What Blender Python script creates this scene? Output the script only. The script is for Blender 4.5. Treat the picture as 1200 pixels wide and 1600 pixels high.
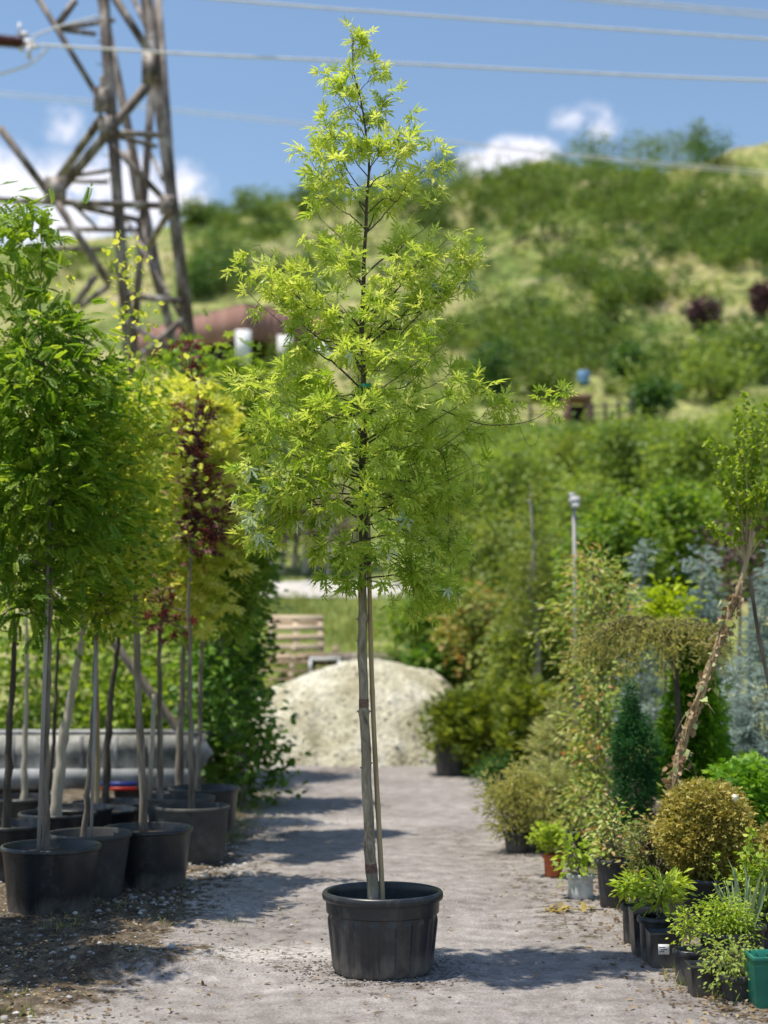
import bpy, math, random
import numpy as np
from mathutils import Vector
for o in list(bpy.data.objects): bpy.data.objects.remove(o)
R = math.radians
scene = bpy.context.scene
COL = scene.collection

# ------------------------------------------------------------ camera
F = 2400.0; CH = 1.59; YH = 1010.0
TH = math.atan((YH-800)/F)
cam = bpy.data.cameras.new('camera'); co = bpy.data.objects.new('camera', cam); COL.objects.link(co)
co.location = (0, 0, CH); co.rotation_euler = (R(90)+TH, 0, 0)
cam.sensor_fit = 'VERTICAL'; cam.sensor_height = 36; cam.sensor_width = 27
cam.lens = F/1600*36
cam.clip_start = .1; cam.clip_end = 3000
cam.dof.use_dof = True; cam.dof.focus_distance = 7.65; cam.dof.aperture_fstop = 1.5
scene.camera = co
scene.render.resolution_x = 768; scene.render.resolution_y = 1024

# ------------------------------------------------------------ light
SUN_EL, SUN_AZ = R(73), R(-103)          # azimuth measured from +Y (view) towards +X; negative = from the left
SD = Vector((math.sin(SUN_AZ)*math.cos(SUN_EL), math.cos(SUN_AZ)*math.cos(SUN_EL), math.sin(SUN_EL)))
sun = bpy.data.lights.new('sun', 'SUN'); sun.energy = 4.6; sun.angle = R(.53); sun.color = (1, .93, .79)
so = bpy.data.objects.new('sun', sun); COL.objects.link(so)
so.rotation_euler = (-SD).to_track_quat('-Z', 'Y').to_euler(); so.location = (-20, 0, 40)
vs = scene.view_settings
vs.view_transform = 'Standard'; vs.look = 'None'; vs.gamma = 1; vs.exposure = .33

world = bpy.data.worlds.new('World'); scene.world = world; world.use_nodes = True
nt = world.node_tree; nt.nodes.clear()
def N(nt, typ, **kw):
    n = nt.nodes.new(typ)
    for k, v in kw.items():
        if k.startswith('i_'):
            key = k[2:]; key = int(key) if key.isdigit() else key
            n.inputs[key].default_value = v
        else: setattr(n, k, v)
    return n
L = nt.links.new
sky = N(nt, 'ShaderNodeTexSky', sky_type='NISHITA', sun_disc=False)
sky.sun_elevation = SUN_EL; sky.sun_rotation = math.atan2(SD.x, SD.y); sky.air_density = 1.2; sky.dust_density = .6; sky.ozone_density = 2.2
tc = N(nt, 'ShaderNodeTexCoord')
def raydir(u, v):
    dx, dy = (u-600)/F, (800-v)/F
    return Vector((dx, math.cos(TH)-dy*math.sin(TH), math.sin(TH)+dy*math.cos(TH))).normalized()
# clouds: soft lumps at a few directions of the sky, broken up by noise
nz = N(nt, 'ShaderNodeTexNoise', noise_dimensions='3D'); nz.inputs['Scale'].default_value = 60; nz.inputs['Detail'].default_value = 8; nz.inputs['Roughness'].default_value = .55
L(tc.outputs['Generated'], nz.inputs['Vector'])
clouds = [(-20,300,.055,.9),(90,330,.06,1.1),(180,310,.055,.95),(270,300,.04,.75),(100,195,.024,.55),(200,235,.022,.3),(750,262,.022,1.1),(795,250,.026,1.25),(840,245,.022,1.15),(892,190,.022,.55),(935,192,.024,.5),(915,178,.018,.45),(905,135,.012,.12),(620,240,.02,.25),(-300,200,.09,.8),(1600,150,.1,.8),(1400,-150,.08,.5)]
acc = None
for (u, v, r, s) in clouds:
    d = raydir(u, v)
    sub = N(nt, 'ShaderNodeVectorMath', operation='SUBTRACT'); sub.inputs[1].default_value = d
    L(tc.outputs['Generated'], sub.inputs[0])
    sc = N(nt, 'ShaderNodeVectorMath', operation='MULTIPLY'); sc.inputs[1].default_value = (1, 1, 1.35); L(sub.outputs[0], sc.inputs[0])
    ln = N(nt, 'ShaderNodeVectorMath', operation='LENGTH'); L(sc.outputs[0], ln.inputs[0])
    mr = N(nt, 'ShaderNodeMapRange', interpolation_type='SMOOTHERSTEP'); mr.inputs['From Min'].default_value = 0; mr.inputs['From Max'].default_value = r*1.25
    mr.inputs['To Min'].default_value = s; mr.inputs['To Max'].default_value = 0
    L(ln.outputs['Value'], mr.inputs['Value'])
    if acc is None: acc = mr.outputs[0]
    else:
        a = N(nt, 'ShaderNodeMath', operation='MAXIMUM'); L(acc, a.inputs[0]); L(mr.outputs[0], a.inputs[1]); acc = a.outputs[0]
nm = N(nt, 'ShaderNodeMapRange'); nm.inputs['From Min'].default_value = .32; nm.inputs['From Max'].default_value = .62; nm.inputs['To Min'].default_value = -.6; nm.inputs['To Max'].default_value = .45
L(nz.outputs['Fac'], nm.inputs['Value'])
mm = N(nt, 'ShaderNodeMath', operation='MULTIPLY_ADD'); L(acc, mm.inputs[0]); L(nm.outputs[0], mm.inputs[1]); L(acc, mm.inputs[2])
cs = N(nt, 'ShaderNodeMapRange', interpolation_type='SMOOTHSTEP'); cs.inputs['From Min'].default_value = .12; cs.inputs['From Max'].default_value = .95; cs.inputs['To Max'].default_value = .9
L(mm.outputs[0], cs.inputs['Value'])
mx = N(nt, 'ShaderNodeMix', data_type='RGBA'); L(cs.outputs[0], mx.inputs['Factor'])
hs_ = N(nt, 'ShaderNodeHueSaturation'); hs_.inputs['Saturation'].default_value = 1.03; L(sky.outputs[0], hs_.inputs['Color']); L(hs_.outputs[0], mx.inputs['A']); mx.inputs['B'].default_value = (7.6, 7.5, 8.2, 1)
bg = N(nt, 'ShaderNodeBackground'); bg.inputs['Strength'].default_value = .12
L(mx.outputs['Result'], bg.inputs['Color'])
wo = N(nt, 'ShaderNodeOutputWorld'); L(bg.outputs[0], wo.inputs[0])

# ------------------------------------------------------------ helpers
def P(u, v, Y):
    d = raydir(u, v); return np.array((d.x, d.y, d.z))*(Y/d.y)+np.array((0, 0, CH))
def G(u, v):
    d = raydir(u, v); k = -CH/d.z; return np.array((d.x*k, d.y*k, 0.))
def tag(o, label=None, cat=None, group=None, kind=None):
    if label: o['label'] = label
    if cat: o['category'] = cat
    if group: o['group'] = group
    if kind: o['kind'] = kind
    return o
def thing(name, label, cat, loc, group=None):
    o = bpy.data.objects.new(name, None); COL.objects.link(o); o.location = [float(q) for q in loc]; o.empty_display_size = .1
    return tag(o, label, cat, group)
def mesh(name, V, T, mat, parent=None, tint=None, smooth=False, loc=None, attrs=None, quads=None):
    me = bpy.data.meshes.new(name)
    V = np.asarray(V, dtype=np.float32).reshape(-1, 3); T = np.asarray(T, dtype=np.int32)
    k = T.shape[1]; n = len(T)
    me.vertices.add(len(V)); me.vertices.foreach_set('co', V.ravel())
    me.loops.add(n*k); me.loops.foreach_set('vertex_index', T.ravel())
    me.polygons.add(n); me.polygons.foreach_set('loop_start', np.arange(0, n*k, k, dtype=np.int32))
    me.update(calc_edges=True)
    if smooth: me.polygons.foreach_set('use_smooth', np.ones(n, dtype=bool))
    for nm_, a in list((attrs or {}).items())+([('tint', tint)] if tint is not None else []):
        at = me.attributes.new(nm_, 'FLOAT', 'POINT'); at.data.foreach_set('value', np.asarray(a, dtype=np.float32))
    me.validate()
    me.materials.append(mat)
    o = bpy.data.objects.new(name, me); COL.objects.link(o)
    if parent: o.parent = parent
    if loc is not None: o.location = [float(q) for q in loc]
    return o
class MB:
    """collects quads/tris as quads-with-tris (all triangulated)"""
    def __init__(s): s.V = []; s.T = []; s.n = 0
    def add(s, V, Fs):
        V = np.asarray(V, float); s.V.append(V)
        for f in Fs:
            for i in range(1, len(f)-1): s.T.append((f[0]+s.n, f[i]+s.n, f[i+1]+s.n))
        s.n += len(V); return s
    def addT(s, V, T):
        s.V.append(np.asarray(V, float)); s.T.extend((np.asarray(T)+s.n).tolist()); s.n += len(V); return s
    def box(s, c, d, rot=None):
        x, y, z = np.array(d)/2.
        v = np.array([(a*x, b*y, e*z) for e in (-1, 1) for b in (-1, 1) for a in (-1, 1)])
        if rot is not None: v = v@np.array(rot).T
        return s.add(v+np.array(c), [(0,2,3,1),(4,5,7,6),(0,1,5,4),(2,6,7,3),(0,4,6,2),(1,3,7,5)])
    def beam(s, a, b, w, h, up=(0, 0, 1)):
        a = np.array(a, float); b = np.array(b, float); d = b-a; l = np.linalg.norm(d); d /= l
        x = np.cross(d, up); x /= np.linalg.norm(x)+1e-9; y = np.cross(x, d)
        return s.box((a+b)/2, (w, h, l), np.stack([x, y, d], 1))
    def angle(s, a, b, w, t, up=(0, 1, 0), flip=1):
        """L-section member"""
        a = np.array(a, float); b = np.array(b, float); d = b-a; l = np.linalg.norm(d); d /= l
        x = np.cross(d, up); x /= np.linalg.norm(x)+1e-9; y = np.cross(x, d)
        M = np.stack([x*flip, y, d], 1); c = (a+b)/2
        s.box(c, (w, t, l), M); s.box(c+M[:, 0]*(-w/2+t/2)+M[:, 1]*(w/2+.0015), (t*.97, w, l*.998), M); return s
    def tube(s, pts, rad, seg=8, cap=True):
        pts = np.asarray(pts, float); n = len(pts); rad = np.broadcast_to(np.asarray(rad, float), (n,))
        tg = np.gradient(pts, axis=0); tg /= np.linalg.norm(tg, axis=1)[:, None]+1e-9
        ref = np.array((0., 1, 0)) if abs(tg[0][2]) > .8 else np.array((0., 0, 1))
        V = []
        a = np.linspace(0, 2*np.pi, seg, endpoint=False)
        for i in range(n):
            x = np.cross(ref, tg[i]); x /= np.linalg.norm(x)+1e-9; y = np.cross(tg[i], x); ref = -np.cross(x, tg[i]) if False else ref
            V.append(pts[i]+rad[i]*(np.cos(a)[:, None]*x+np.sin(a)[:, None]*y))
        V = np.concatenate(V); Fs = []
        for i in range(n-1):
            for j in range(seg):
                k = (j+1) % seg; Fs.append((i*seg+j, i*seg+k, (i+1)*seg+k, (i+1)*seg+j))
        if cap: Fs.append(tuple(range(seg))[::-1]); Fs.append(tuple(range((n-1)*seg, n*seg)))
        return s.add(V, Fs)
    def lathe(s, prof, seg=32, mod=None, center=(0, 0, 0)):
        a = np.linspace(0, 2*np.pi, seg, endpoint=False); V = []
        for (r, z) in prof:
            rr = np.full(seg, float(r)); 
            if mod is not None: rr = rr+mod(a, z, r)
            V.append(np.stack([rr*np.cos(a)+center[0], rr*np.sin(a)+center[1], np.full(seg, z)+center[2]], 1))
        V = np.concatenate(V); Fs = []
        for i in range(len(prof)-1):
            for j in range(seg):
                k = (j+1) % seg; Fs.append((i*seg+j, i*seg+k, (i+1)*seg+k, (i+1)*seg+j))
        return s.add(V, Fs)
    def build(s, name, mat, parent=None, smooth=False, loc=None):
        return mesh(name, np.concatenate(s.V), np.array(s.T), mat, parent, smooth=smooth, loc=loc)
def h3(ix, iy, iz, seed):
    n = (ix*374761393+iy*668265263+iz*2147483647+seed*1274126177) & 0xffffffff
    n = ((n ^ (n >> 13))*1274126177) & 0xffffffff
    return ((n ^ (n >> 16)) & 0xffff)/65535.
def vnoise(x, y, seed=0, oct=4, gain=.5):
    x = np.asarray(x, float); y = np.asarray(y, float); out = 0; amp = 1; tot = 0
    for o in range(oct):
        xi = np.floor(x).astype(np.int64); yi = np.floor(y).astype(np.int64); fx = x-xi; fy = y-yi
        fx = fx*fx*(3-2*fx); fy = fy*fy*(3-2*fy)
        z = np.zeros_like(xi)
        a = h3(xi, yi, z, seed+o); b = h3(xi+1, yi, z, seed+o); c = h3(xi, yi+1, z, seed+o); d = h3(xi+1, yi+1, z, seed+o)
        out = out+amp*((a*(1-fx)+b*fx)*(1-fy)+(c*(1-fx)+d*fx)*fy); tot += amp; amp *= gain; x = x*2.03+17.1; y = y*2.03+5.7
    return out/tot
# --- leaf templates: (verts, tris), x along the blade
def T_diamond(w=.45, fold=.12):
    return np.array([(0,0,0),(.45,-w/2,fold),(1,0,-.08),(.45,w/2,fold)]), np.array([(0,1,2),(0,2,3)])
def T_oval(w=.5):
    return np.array([(0,0,0),(.25,-w*.42,.05),(.6,-w*.45,.05),(1,0,-.12),(.6,w*.45,.05),(.25,w*.42,.05),(.5,0,-.02)]), np.array([(0,1,6),(1,2,6),(2,3,6),(3,4,6),(4,5,6),(5,0,6)])
def T_palmate(angs, lens, wid, teeth=True, droop=.22):
    V = [(0,0,0)]; T = []
    for a, l in zip(angs, lens):
        ca, sa = math.cos(a), math.sin(a); w = wid*l**.5
        pts = [(.10*l,-w*.35),(.45*l,-w*.42),(.62*l,-w*1.15),(.66*l,-w*.4),(1*l,0),(.66*l,w*.4),(.62*l,w*1.15),(.45*l,w*.42),(.10*l,w*.35)]
        if teeth: pts = [(.10*l,-w*.35),(.36*l,-w*.5),(.52*l,-w*1.25),(.54*l,-w*.45),(.72*l,-w*.8),(.74*l,-w*.3),(1*l,0),(.74*l,w*.3),(.72*l,w*.8),(.54*l,w*.45),(.52*l,w*1.25),(.36*l,w*.5),(.10*l,w*.35)]
        b = len(V)
        for (x, y) in pts:
            X = x*ca-y*sa; Y = x*sa+y*ca; V.append((X+.08, Y, -droop*(X*X+Y*Y)+.05*abs(y)/wid*.3))
        n = len(pts); m = n//2; V.append((.45*l*ca+.08, .45*l*sa, -droop*(.2*l*l)-.03)); c = len(V)-1
        T.append((0, b, c)); T.append((0, c, b+n-1))
        for i in range(n-1): T.append((b+i, b+i+1, c))
    return np.array(V, float), np.array(T)
def T_pinnate(npair=7, w=.15):
    V = []; T = []
    def quad(a, d, l, ww, zz):
        b = len(V); d = np.array(d, float); d /= np.linalg.norm(d); p = np.array([-d[1], d[0], 0]); a = np.array(a, float)
        V.extend([a, a+d*l*.5-p*ww/2, a+d*l+np.array((0,0,-zz)), a+d*l*.5+p*ww/2]); T.extend([(b,b+1,b+2),(b,b+2,b+3)])
    for i in range(npair):
        x = .14+.76*i/npair; l = .26*(1-.35*abs(i/npair-.4)); z = -.25*x*x
        for s in (-1, 1): quad((x, 0, z), (.35, s, 0), l, w, .05)
    quad((.9, 0, -.2), (1, 0, 0), .22, w, .05); quad((0, 0, 0), (1, 0, -.0), .9, .012, .22)
    return np.array(V, float), np.array(T)
def T_tuft(n=9, w=.11, spread=.8, seed=1):
    r = random.Random(seed); V = []; T = []
    for i in range(n):
        a = i*2.4; x0 = .75*i/n; s = spread*(1-.35*x0); d = np.array((.35+.3*x0, s*math.cos(a)*.5, s*math.sin(a)*.5)); p = np.cross(d, (1,0,0)); p = p/np.linalg.norm(p)*w
        a0 = np.array((x0, 0, 0.)); b = len(V); V.extend([a0-p/2, a0+p/2, a0+d*.55]); T.append((b, b+1, b+2))
    b = len(V); V.extend([(0,-w*.5,0),(0,w*.5,0),(1.05,0,0),(0,0,-w*.5),(0,0,w*.5)]); T.extend([(b,b+1,b+2),(b+3,b+4,b+2)])
    return np.array(V, float), np.array(T)
def T_spray(n=5, w=.11):
    V = []; T = []
    for i, a in enumerate(np.linspace(-1.1, 1.1, n)):
        l = 1-.3*abs(a); b = len(V); d = np.array((math.cos(a), math.sin(a), .05*math.cos(3*i))); p = np.array((-d[1], d[0], 0))*w
        o = np.array((.25*abs(math.cos(a)), 0, 0.)); V.extend([o-p*.3, o+d*l*.6-p, o+d*l*.8, o+d*l*.6+p*1., o+p*.3]); T.extend([(b,b+1,b+2),(b,b+2,b+4),(b+4,b+2,b+3)])
    return np.array(V, float), np.array(T)
TM = dict(diamond=T_diamond(), long=T_diamond(.36, .06), oval=T_oval(), ovalw=T_oval(.75), spray=T_spray(), spray3=T_spray(3, .2), tuft=T_tuft(), tuft2=T_tuft(14, .085, 1.0),
          cut=T_palmate([0, .78, -.78, 1.62, -1.62], [1, .80, .80, .50, .50], .13),
          maple=T_palmate([0, .8, -.8, 1.7, -1.7], [1, .85, .85, .55, .55], .2, False, .15),
          pin=T_pinnate(), blade=(np.array([(0,-.02,0),(0,.02,0),(.5,.03,.02),(.5,-.03,.02),(1,0,-.15)]), np.array([(0,1,2),(0,2,3),(3,2,4)])))
def unit(a): return a/(np.linalg.norm(a, axis=-1, keepdims=True)+1e-9)
def leaves(name, pos, dirs, size, tmpl, mat, parent, tint, rng, up=.8, loc=None):
    pos = np.asarray(pos, float); n = len(pos); tv, tt = TM[tmpl] if isinstance(tmpl, str) else tmpl
    x = unit(np.asarray(dirs, float)); nn = unit(rng.normal(size=(n, 3)))+np.array((0, 0, up)); z = unit(nn-(nn*x).sum(1)[:, None]*x); y = np.cross(z, x)
    s = np.broadcast_to(np.asarray(size, float), (n,))[:, None, None]
    V = pos[:, None, :]+s*(tv[None, :, 0:1]*x[:, None]+tv[None, :, 1:2]*y[:, None]+tv[None, :, 2:3]*z[:, None])
    T = (np.arange(n)[:, None, None]*len(tv)+tt[None]).reshape(-1, 3)
    return mesh(name, V.reshape(-1, 3), T, mat, parent, tint=np.repeat(np.clip(tint, 0, 1), len(tv)), loc=loc)
SH = dict(ell=lambda h: np.sqrt(np.clip(1-(2*h-1)**2, 0, 1)),
          cone=lambda h: np.clip((1-h)**.85, 0, 1)*np.clip(h*7+.45, 0, 1),
          col=lambda h: np.clip(1-h**4, 0, 1)**.6*np.clip(h*6+.4, 0, 1),
          egg=lambda h: np.sqrt(np.clip(1-(2*h**.75-1)**2, 0, 1)),
          yewc=lambda h: np.where(h < .78, 1., np.clip((1-h)/.22, 0, 1)**.6)*(1-.12*(1-h))*(1+.07*np.sin(h*21)),
          vase=lambda h: (.25+.75*h)*np.sqrt(np.clip(1-h**7, 0, 1)))
def foliage(rng, w, z0, z1, shape, ncl, per, cr, e=.42, d=None, lump=.22, droop=.15, out=1.0, lean=0.):
    """clump centres inside an envelope and leaf positions around them"""
    d = d or w; hh = []
    f = SH[shape]
    while len(hh) < ncl:
        h = rng.random(ncl*2); k = rng.random(ncl*2) < f(h)**1.3+.03; hh.extend(h[k])
    h = np.array(hh[:ncl]); a = rng.random(ncl)*2*np.pi; ph = rng.random(4)*6.28
    rr = f(h)*rng.random(ncl)**e*(1+lump*np.sin(3*a+ph[0]+6*h)+lump*.7*np.sin(5*a+ph[1]-11*h)+lump*.5*np.sin(17*h+ph[2]))
    C = np.stack([rr*np.cos(a)*w/2+lean*h, rr*np.sin(a)*d/2, z0+h*(z1-z0)], 1)
    c = np.repeat(C, per, 0); n = len(c)
    off = rng.normal(size=(n, 3))*cr*np.array((1, 1, .72)); pos = c+off
    ax = np.stack([c[:, 0], c[:, 1], np.zeros(n)], 1); dirs = unit(off)*.8+unit(ax)*out*.6+rng.normal(size=(n, 3))*.3+np.array((0, 0, -droop))
    tint = np.repeat(rng.random(ncl)*.72, per)+rng.random(n)*.42-.07
    return C, pos, dirs, tint
def limbs(mb, C, axis_fn, rng, r0=.012, k=40, rise=.35):
    idx = rng.permutation(len(C))[:k]
    for i in idx:
        c = C[i]; zb = max(c[2]-rise*np.hypot(c[0], c[1])-.02*rng.random(), 0); s = axis_fn(zb)
        m = (s+c)/2+rng.normal(size=3)*.03*np.linalg.norm(c-s)+np.array((0, 0, -.05*np.linalg.norm(c-s)))
        mb.tube([s, m, c], [r0, r0*.6, r0*.25], 5, cap=False)

# ------------------------------------------------------------ materials
def newmat(name):
    m = bpy.data.materials.new(name); m.use_nodes = True; t = m.node_tree; t.nodes.clear()
    o = N(t, 'ShaderNodeOutputMaterial'); return m, t, o
def ramp(t, stops, src):
    r = N(t, 'ShaderNodeValToRGB'); e = r.color_ramp.elements
    while len(e) < len(stops): e.new(.5)
    for q, (p, c) in zip(e, stops): q.position = p; q.color = (*c, 1)
    t.links.new(src, r.inputs[0]); return r.outputs[0]
def leafmat(name, stops, trans=.38, rough=.5, tsat=(1.25, 1.2, .5)):
    m, t, o = newmat(name); at = N(t, 'ShaderNodeAttribute', attribute_name='tint')
    stops = [(i/(len(stops)-1) if len(s) == 3 else s[3], s[:3]) for i, s in enumerate(stops)]
    c = ramp(t, stops, at.outputs['Fac'])
    p = N(t, 'ShaderNodeBsdfPrincipled', i_Roughness=rough); p.inputs['Specular IOR Level'].default_value = .3; t.links.new(c, p.inputs['Base Color'])
    tr = N(t, 'ShaderNodeBsdfTranslucent'); mu = N(t, 'ShaderNodeMix', data_type='RGBA', blend_type='MULTIPLY'); mu.inputs['Factor'].default_value = 1
    t.links.new(c, mu.inputs['A']); mu.inputs['B'].default_value = (*tsat, 1); t.links.new(mu.outputs['Result'], tr.inputs['Color'])
    mx = N(t, 'ShaderNodeMixShader'); mx.inputs[0].default_value = trans; t.links.new(p.outputs[0], mx.inputs[1]); t.links.new(tr.outputs[0], mx.inputs[2])
    t.links.new(mx.outputs[0], o.inputs[0]); return m
def noisemat(name, stops, scale=8, detail=6, rough=.8, bump=.3, bdist=.01, stretch=(1, 1, 1), spec=.3, metal=0, coord='Object', bscale=None, dist=0):
    m, t, o = newmat(name); tcn = N(t, 'ShaderNodeTexCoord'); mp = N(t, 'ShaderNodeMapping'); mp.inputs['Scale'].default_value = stretch
    t.links.new(tcn.outputs[coord], mp.inputs[0])
    nz = N(t, 'ShaderNodeTexNoise'); nz.inputs['Scale'].default_value = scale; nz.inputs['Detail'].default_value = detail; nz.inputs['Roughness'].default_value = .62; nz.inputs['Distortion'].default_value = dist
    t.links.new(mp.outputs[0], nz.inputs['Vector'])
    c = ramp(t, stops, nz.outputs['Fac'])
    p = N(t, 'ShaderNodeBsdfPrincipled', i_Roughness=rough, i_Metallic=metal); p.inputs['Specular IOR Level'].default_value = spec
    t.links.new(c, p.inputs['Base Color'])
    n2 = N(t, 'ShaderNodeTexNoise'); n2.inputs['Scale'].default_value = bscale or scale*3; n2.inputs['Detail'].default_value = 5; t.links.new(mp.outputs[0], n2.inputs['Vector'])
    b = N(t, 'ShaderNodeBump'); b.inputs['Strength'].default_value = bump; b.inputs['Distance'].default_value = bdist
    t.links.new(n2.outputs['Fac'], b.inputs['Height']); t.links.new(b.outputs[0], p.inputs['Normal'])
    t.links.new(p.outputs[0], o.inputs[0]); return m
M = {}
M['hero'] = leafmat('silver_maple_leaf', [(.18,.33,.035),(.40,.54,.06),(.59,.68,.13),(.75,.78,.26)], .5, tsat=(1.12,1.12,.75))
M['herosilver'] = leafmat('leaf_underside', [(.42,.52,.36),(.62,.7,.55)], .2)
M['locust'] = leafmat('locust_leaf', [(.08,.19,.02),(.20,.35,.035),(.42,.55,.09)], .52)
M['lime'] = leafmat('lime_leaf', [(.07,.17,.02),(.22,.36,.035),(.52,.60,.09),(.74,.74,.22)], .5)
M['yellowleaf'] = leafmat('yellow_leaf', [(.28,.36,.05),(.66,.70,.15),(.90,.86,.40)], .45)
M['crimson'] = leafmat('crimson_leaf', [(.05,.015,.02),(.12,.025,.035),(.22,.05,.06)], .25, tsat=(1.2,.7,.7))
M['green'] = leafmat('green_leaf', [(.06,.14,.02),(.16,.28,.035),(.36,.48,.08)], .48)
M['purple'] = leafmat('purple_leaf', [(.05,.03,.035),(.11,.06,.07),(.2,.12,.12)], .25, tsat=(1.1,.8,.9))
M['darkgreen'] = leafmat('dark_green_leaf', [(.018,.06,.012),(.05,.13,.02),(.15,.28,.035)], .35)
M['mid'] = leafmat('mid_green_leaf', [(.12,.20,.04),(.26,.36,.075),(.44,.52,.14)], .44)
M['olive'] = leafmat('olive_leaf', [(.11,.17,.035),(.28,.36,.075),(.50,.53,.16)], .44)
M['orange'] = leafmat('orange_tinged_leaf', [(.10,.17,.035),(.24,.31,.07),(.40,.42,.13),(.5,.22,.09)], .4)
M['hill'] = leafmat('hill_scrub_leaf', [(.045,.095,.022),(.145,.235,.045),(.34,.42,.10)], .35)
M['hilldark'] = leafmat('hill_dark_leaf', [(.04,.10,.035),(.08,.18,.05),(.16,.28,.07)], .3)
M['blue'] = leafmat('blue_spruce_needle', [(.14,.20,.18),(.36,.46,.42),(.66,.76,.72)], .15, tsat=(1,1,1))
M['thuja'] = leafmat('thuja_spray', [(.05,.15,.015),(.14,.32,.02),(.32,.52,.05)], .35)
M['yew'] = leafmat('dwarf_spruce_needle', [(.015,.075,.02),(.04,.16,.045),(.10,.27,.08)], .2)
M['goldglobe'] = leafmat('golden_thuja_spray', [(.13,.12,.025),(.33,.28,.06),(.54,.45,.14),(.32,.38,.10)], .3)
M['goldjun'] = leafmat('golden_juniper', [(.07,.11,.015),(.17,.23,.025),(.38,.42,.06)], .35)
M['tan'] = leafmat('pale_juniper', [(.28,.31,.14),(.50,.53,.26),(.72,.70,.42)], .35)
M['larch'] = leafmat('larch_needle', [(.20,.24,.06),(.44,.45,.15),(.70,.64,.30)], .35)
M['photinia'] = leafmat('photinia_leaf', [(.09,.18,.035),(.22,.34,.07),(.40,.50,.13),(.58,.58,.27),(.50,.2,.09)], .4)
M['choisya'] = leafmat('yellow_shrub_leaf', [(.18,.30,.025),(.40,.52,.05),(.64,.70,.14)], .4)
M['bright'] = leafmat('bright_yellow_leaf', [(.3,.42,.01),(.5,.6,.02)], .4)
M['redtwig'] = leafmat('reddish_shrub_leaf', [(.12,.20,.05),(.24,.28,.09),(.34,.32,.12),(.48,.24,.12)], .35)
M['grass'] = leafmat('grass_blade', [(.12,.18,.03),(.28,.33,.07),(.48,.48,.17)], .4)
M['reed'] = leafmat('reed_blade', [(.14,.28,.06),(.28,.44,.13)], .4)
M['dry'] = leafmat('dry_leaf', [(.12,.07,.04),(.26,.18,.10),(.42,.34,.2)], .2, tsat=(1,1,1))
M['dryvine'] = leafmat('dry_vine_leaf', [(.16,.09,.05),(.36,.23,.13),(.6,.5,.32)], .2, tsat=(1,1,1))
M['pale'] = leafmat('pale_vine_leaf', [(.4,.48,.18),(.66,.7,.42)], .3)
M['bark'] = noisemat('grey_bark', [(.3,(.07,.055,.042)),(.5,(.19,.16,.13)),(.7,(.34,.30,.25))], 14, 8, .85, .6, .006, (1, 1, .18))
M['herobark'] = noisemat('maple_bark', [(.30,(.08,.062,.042)),(.45,(.21,.175,.125)),(.58,(.30,.262,.195)),(.72,(.42,.38,.31))], 30, 10, .8, .8, .005, (1, 1, .25), dist=1.2)
M['darkbark'] = noisemat('dark_bark', [(.3,(.035,.028,.022)),(.7,(.13,.11,.09))], 20, 6, .85, .5, .004, (1, 1, .25))
M['palebark'] = noisemat('pale_bark', [(.3,(.3,.26,.2)),(.7,(.55,.5,.42))], 16, 6, .85, .5, .004, (1, 1, .2))
M['bamboo'] = noisemat('bamboo', [(.3,(.24,.17,.09)),(.5,(.42,.32,.19)),(.75,(.55,.45,.29))], 20, 6, .6, .3, .002, (1, 1, .06))
M['stake'] = noisemat('grey_stake', [(.3,(.26,.25,.25)),(.7,(.45,.43,.44))], 12, 4, .6, .2, .002, (1, 1, .1))
M['tie'] = noisemat('teal_tie', [(.3,(.02,.22,.17)),(.7,(.04,.35,.28))], 20, 2, .4, .1)
M['plastic'] = noisemat('black_pot_plastic', [(.3,(.018,.020,.024)),(.55,(.03,.032,.037)),(.75,(.06,.058,.058))], 5, 8, .42, .25, .002, (1, 1, .6), spec=.5)
M['plasticdusty'] = noisemat('dusty_pot_plastic', [(.3,(.016,.02,.026)),(.5,(.03,.035,.042)),(.78,(.085,.08,.078))], 4, 8, .5, .25, .002, (1, 1, .5), spec=.5)
M['plasticgrey'] = noisemat('faded_grey_pot_plastic', [(.3,(.03,.03,.032)),(.55,(.06,.058,.057)),(.8,(.14,.125,.11))], 5, 8, .6, .25, .002, spec=.4)
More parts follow.
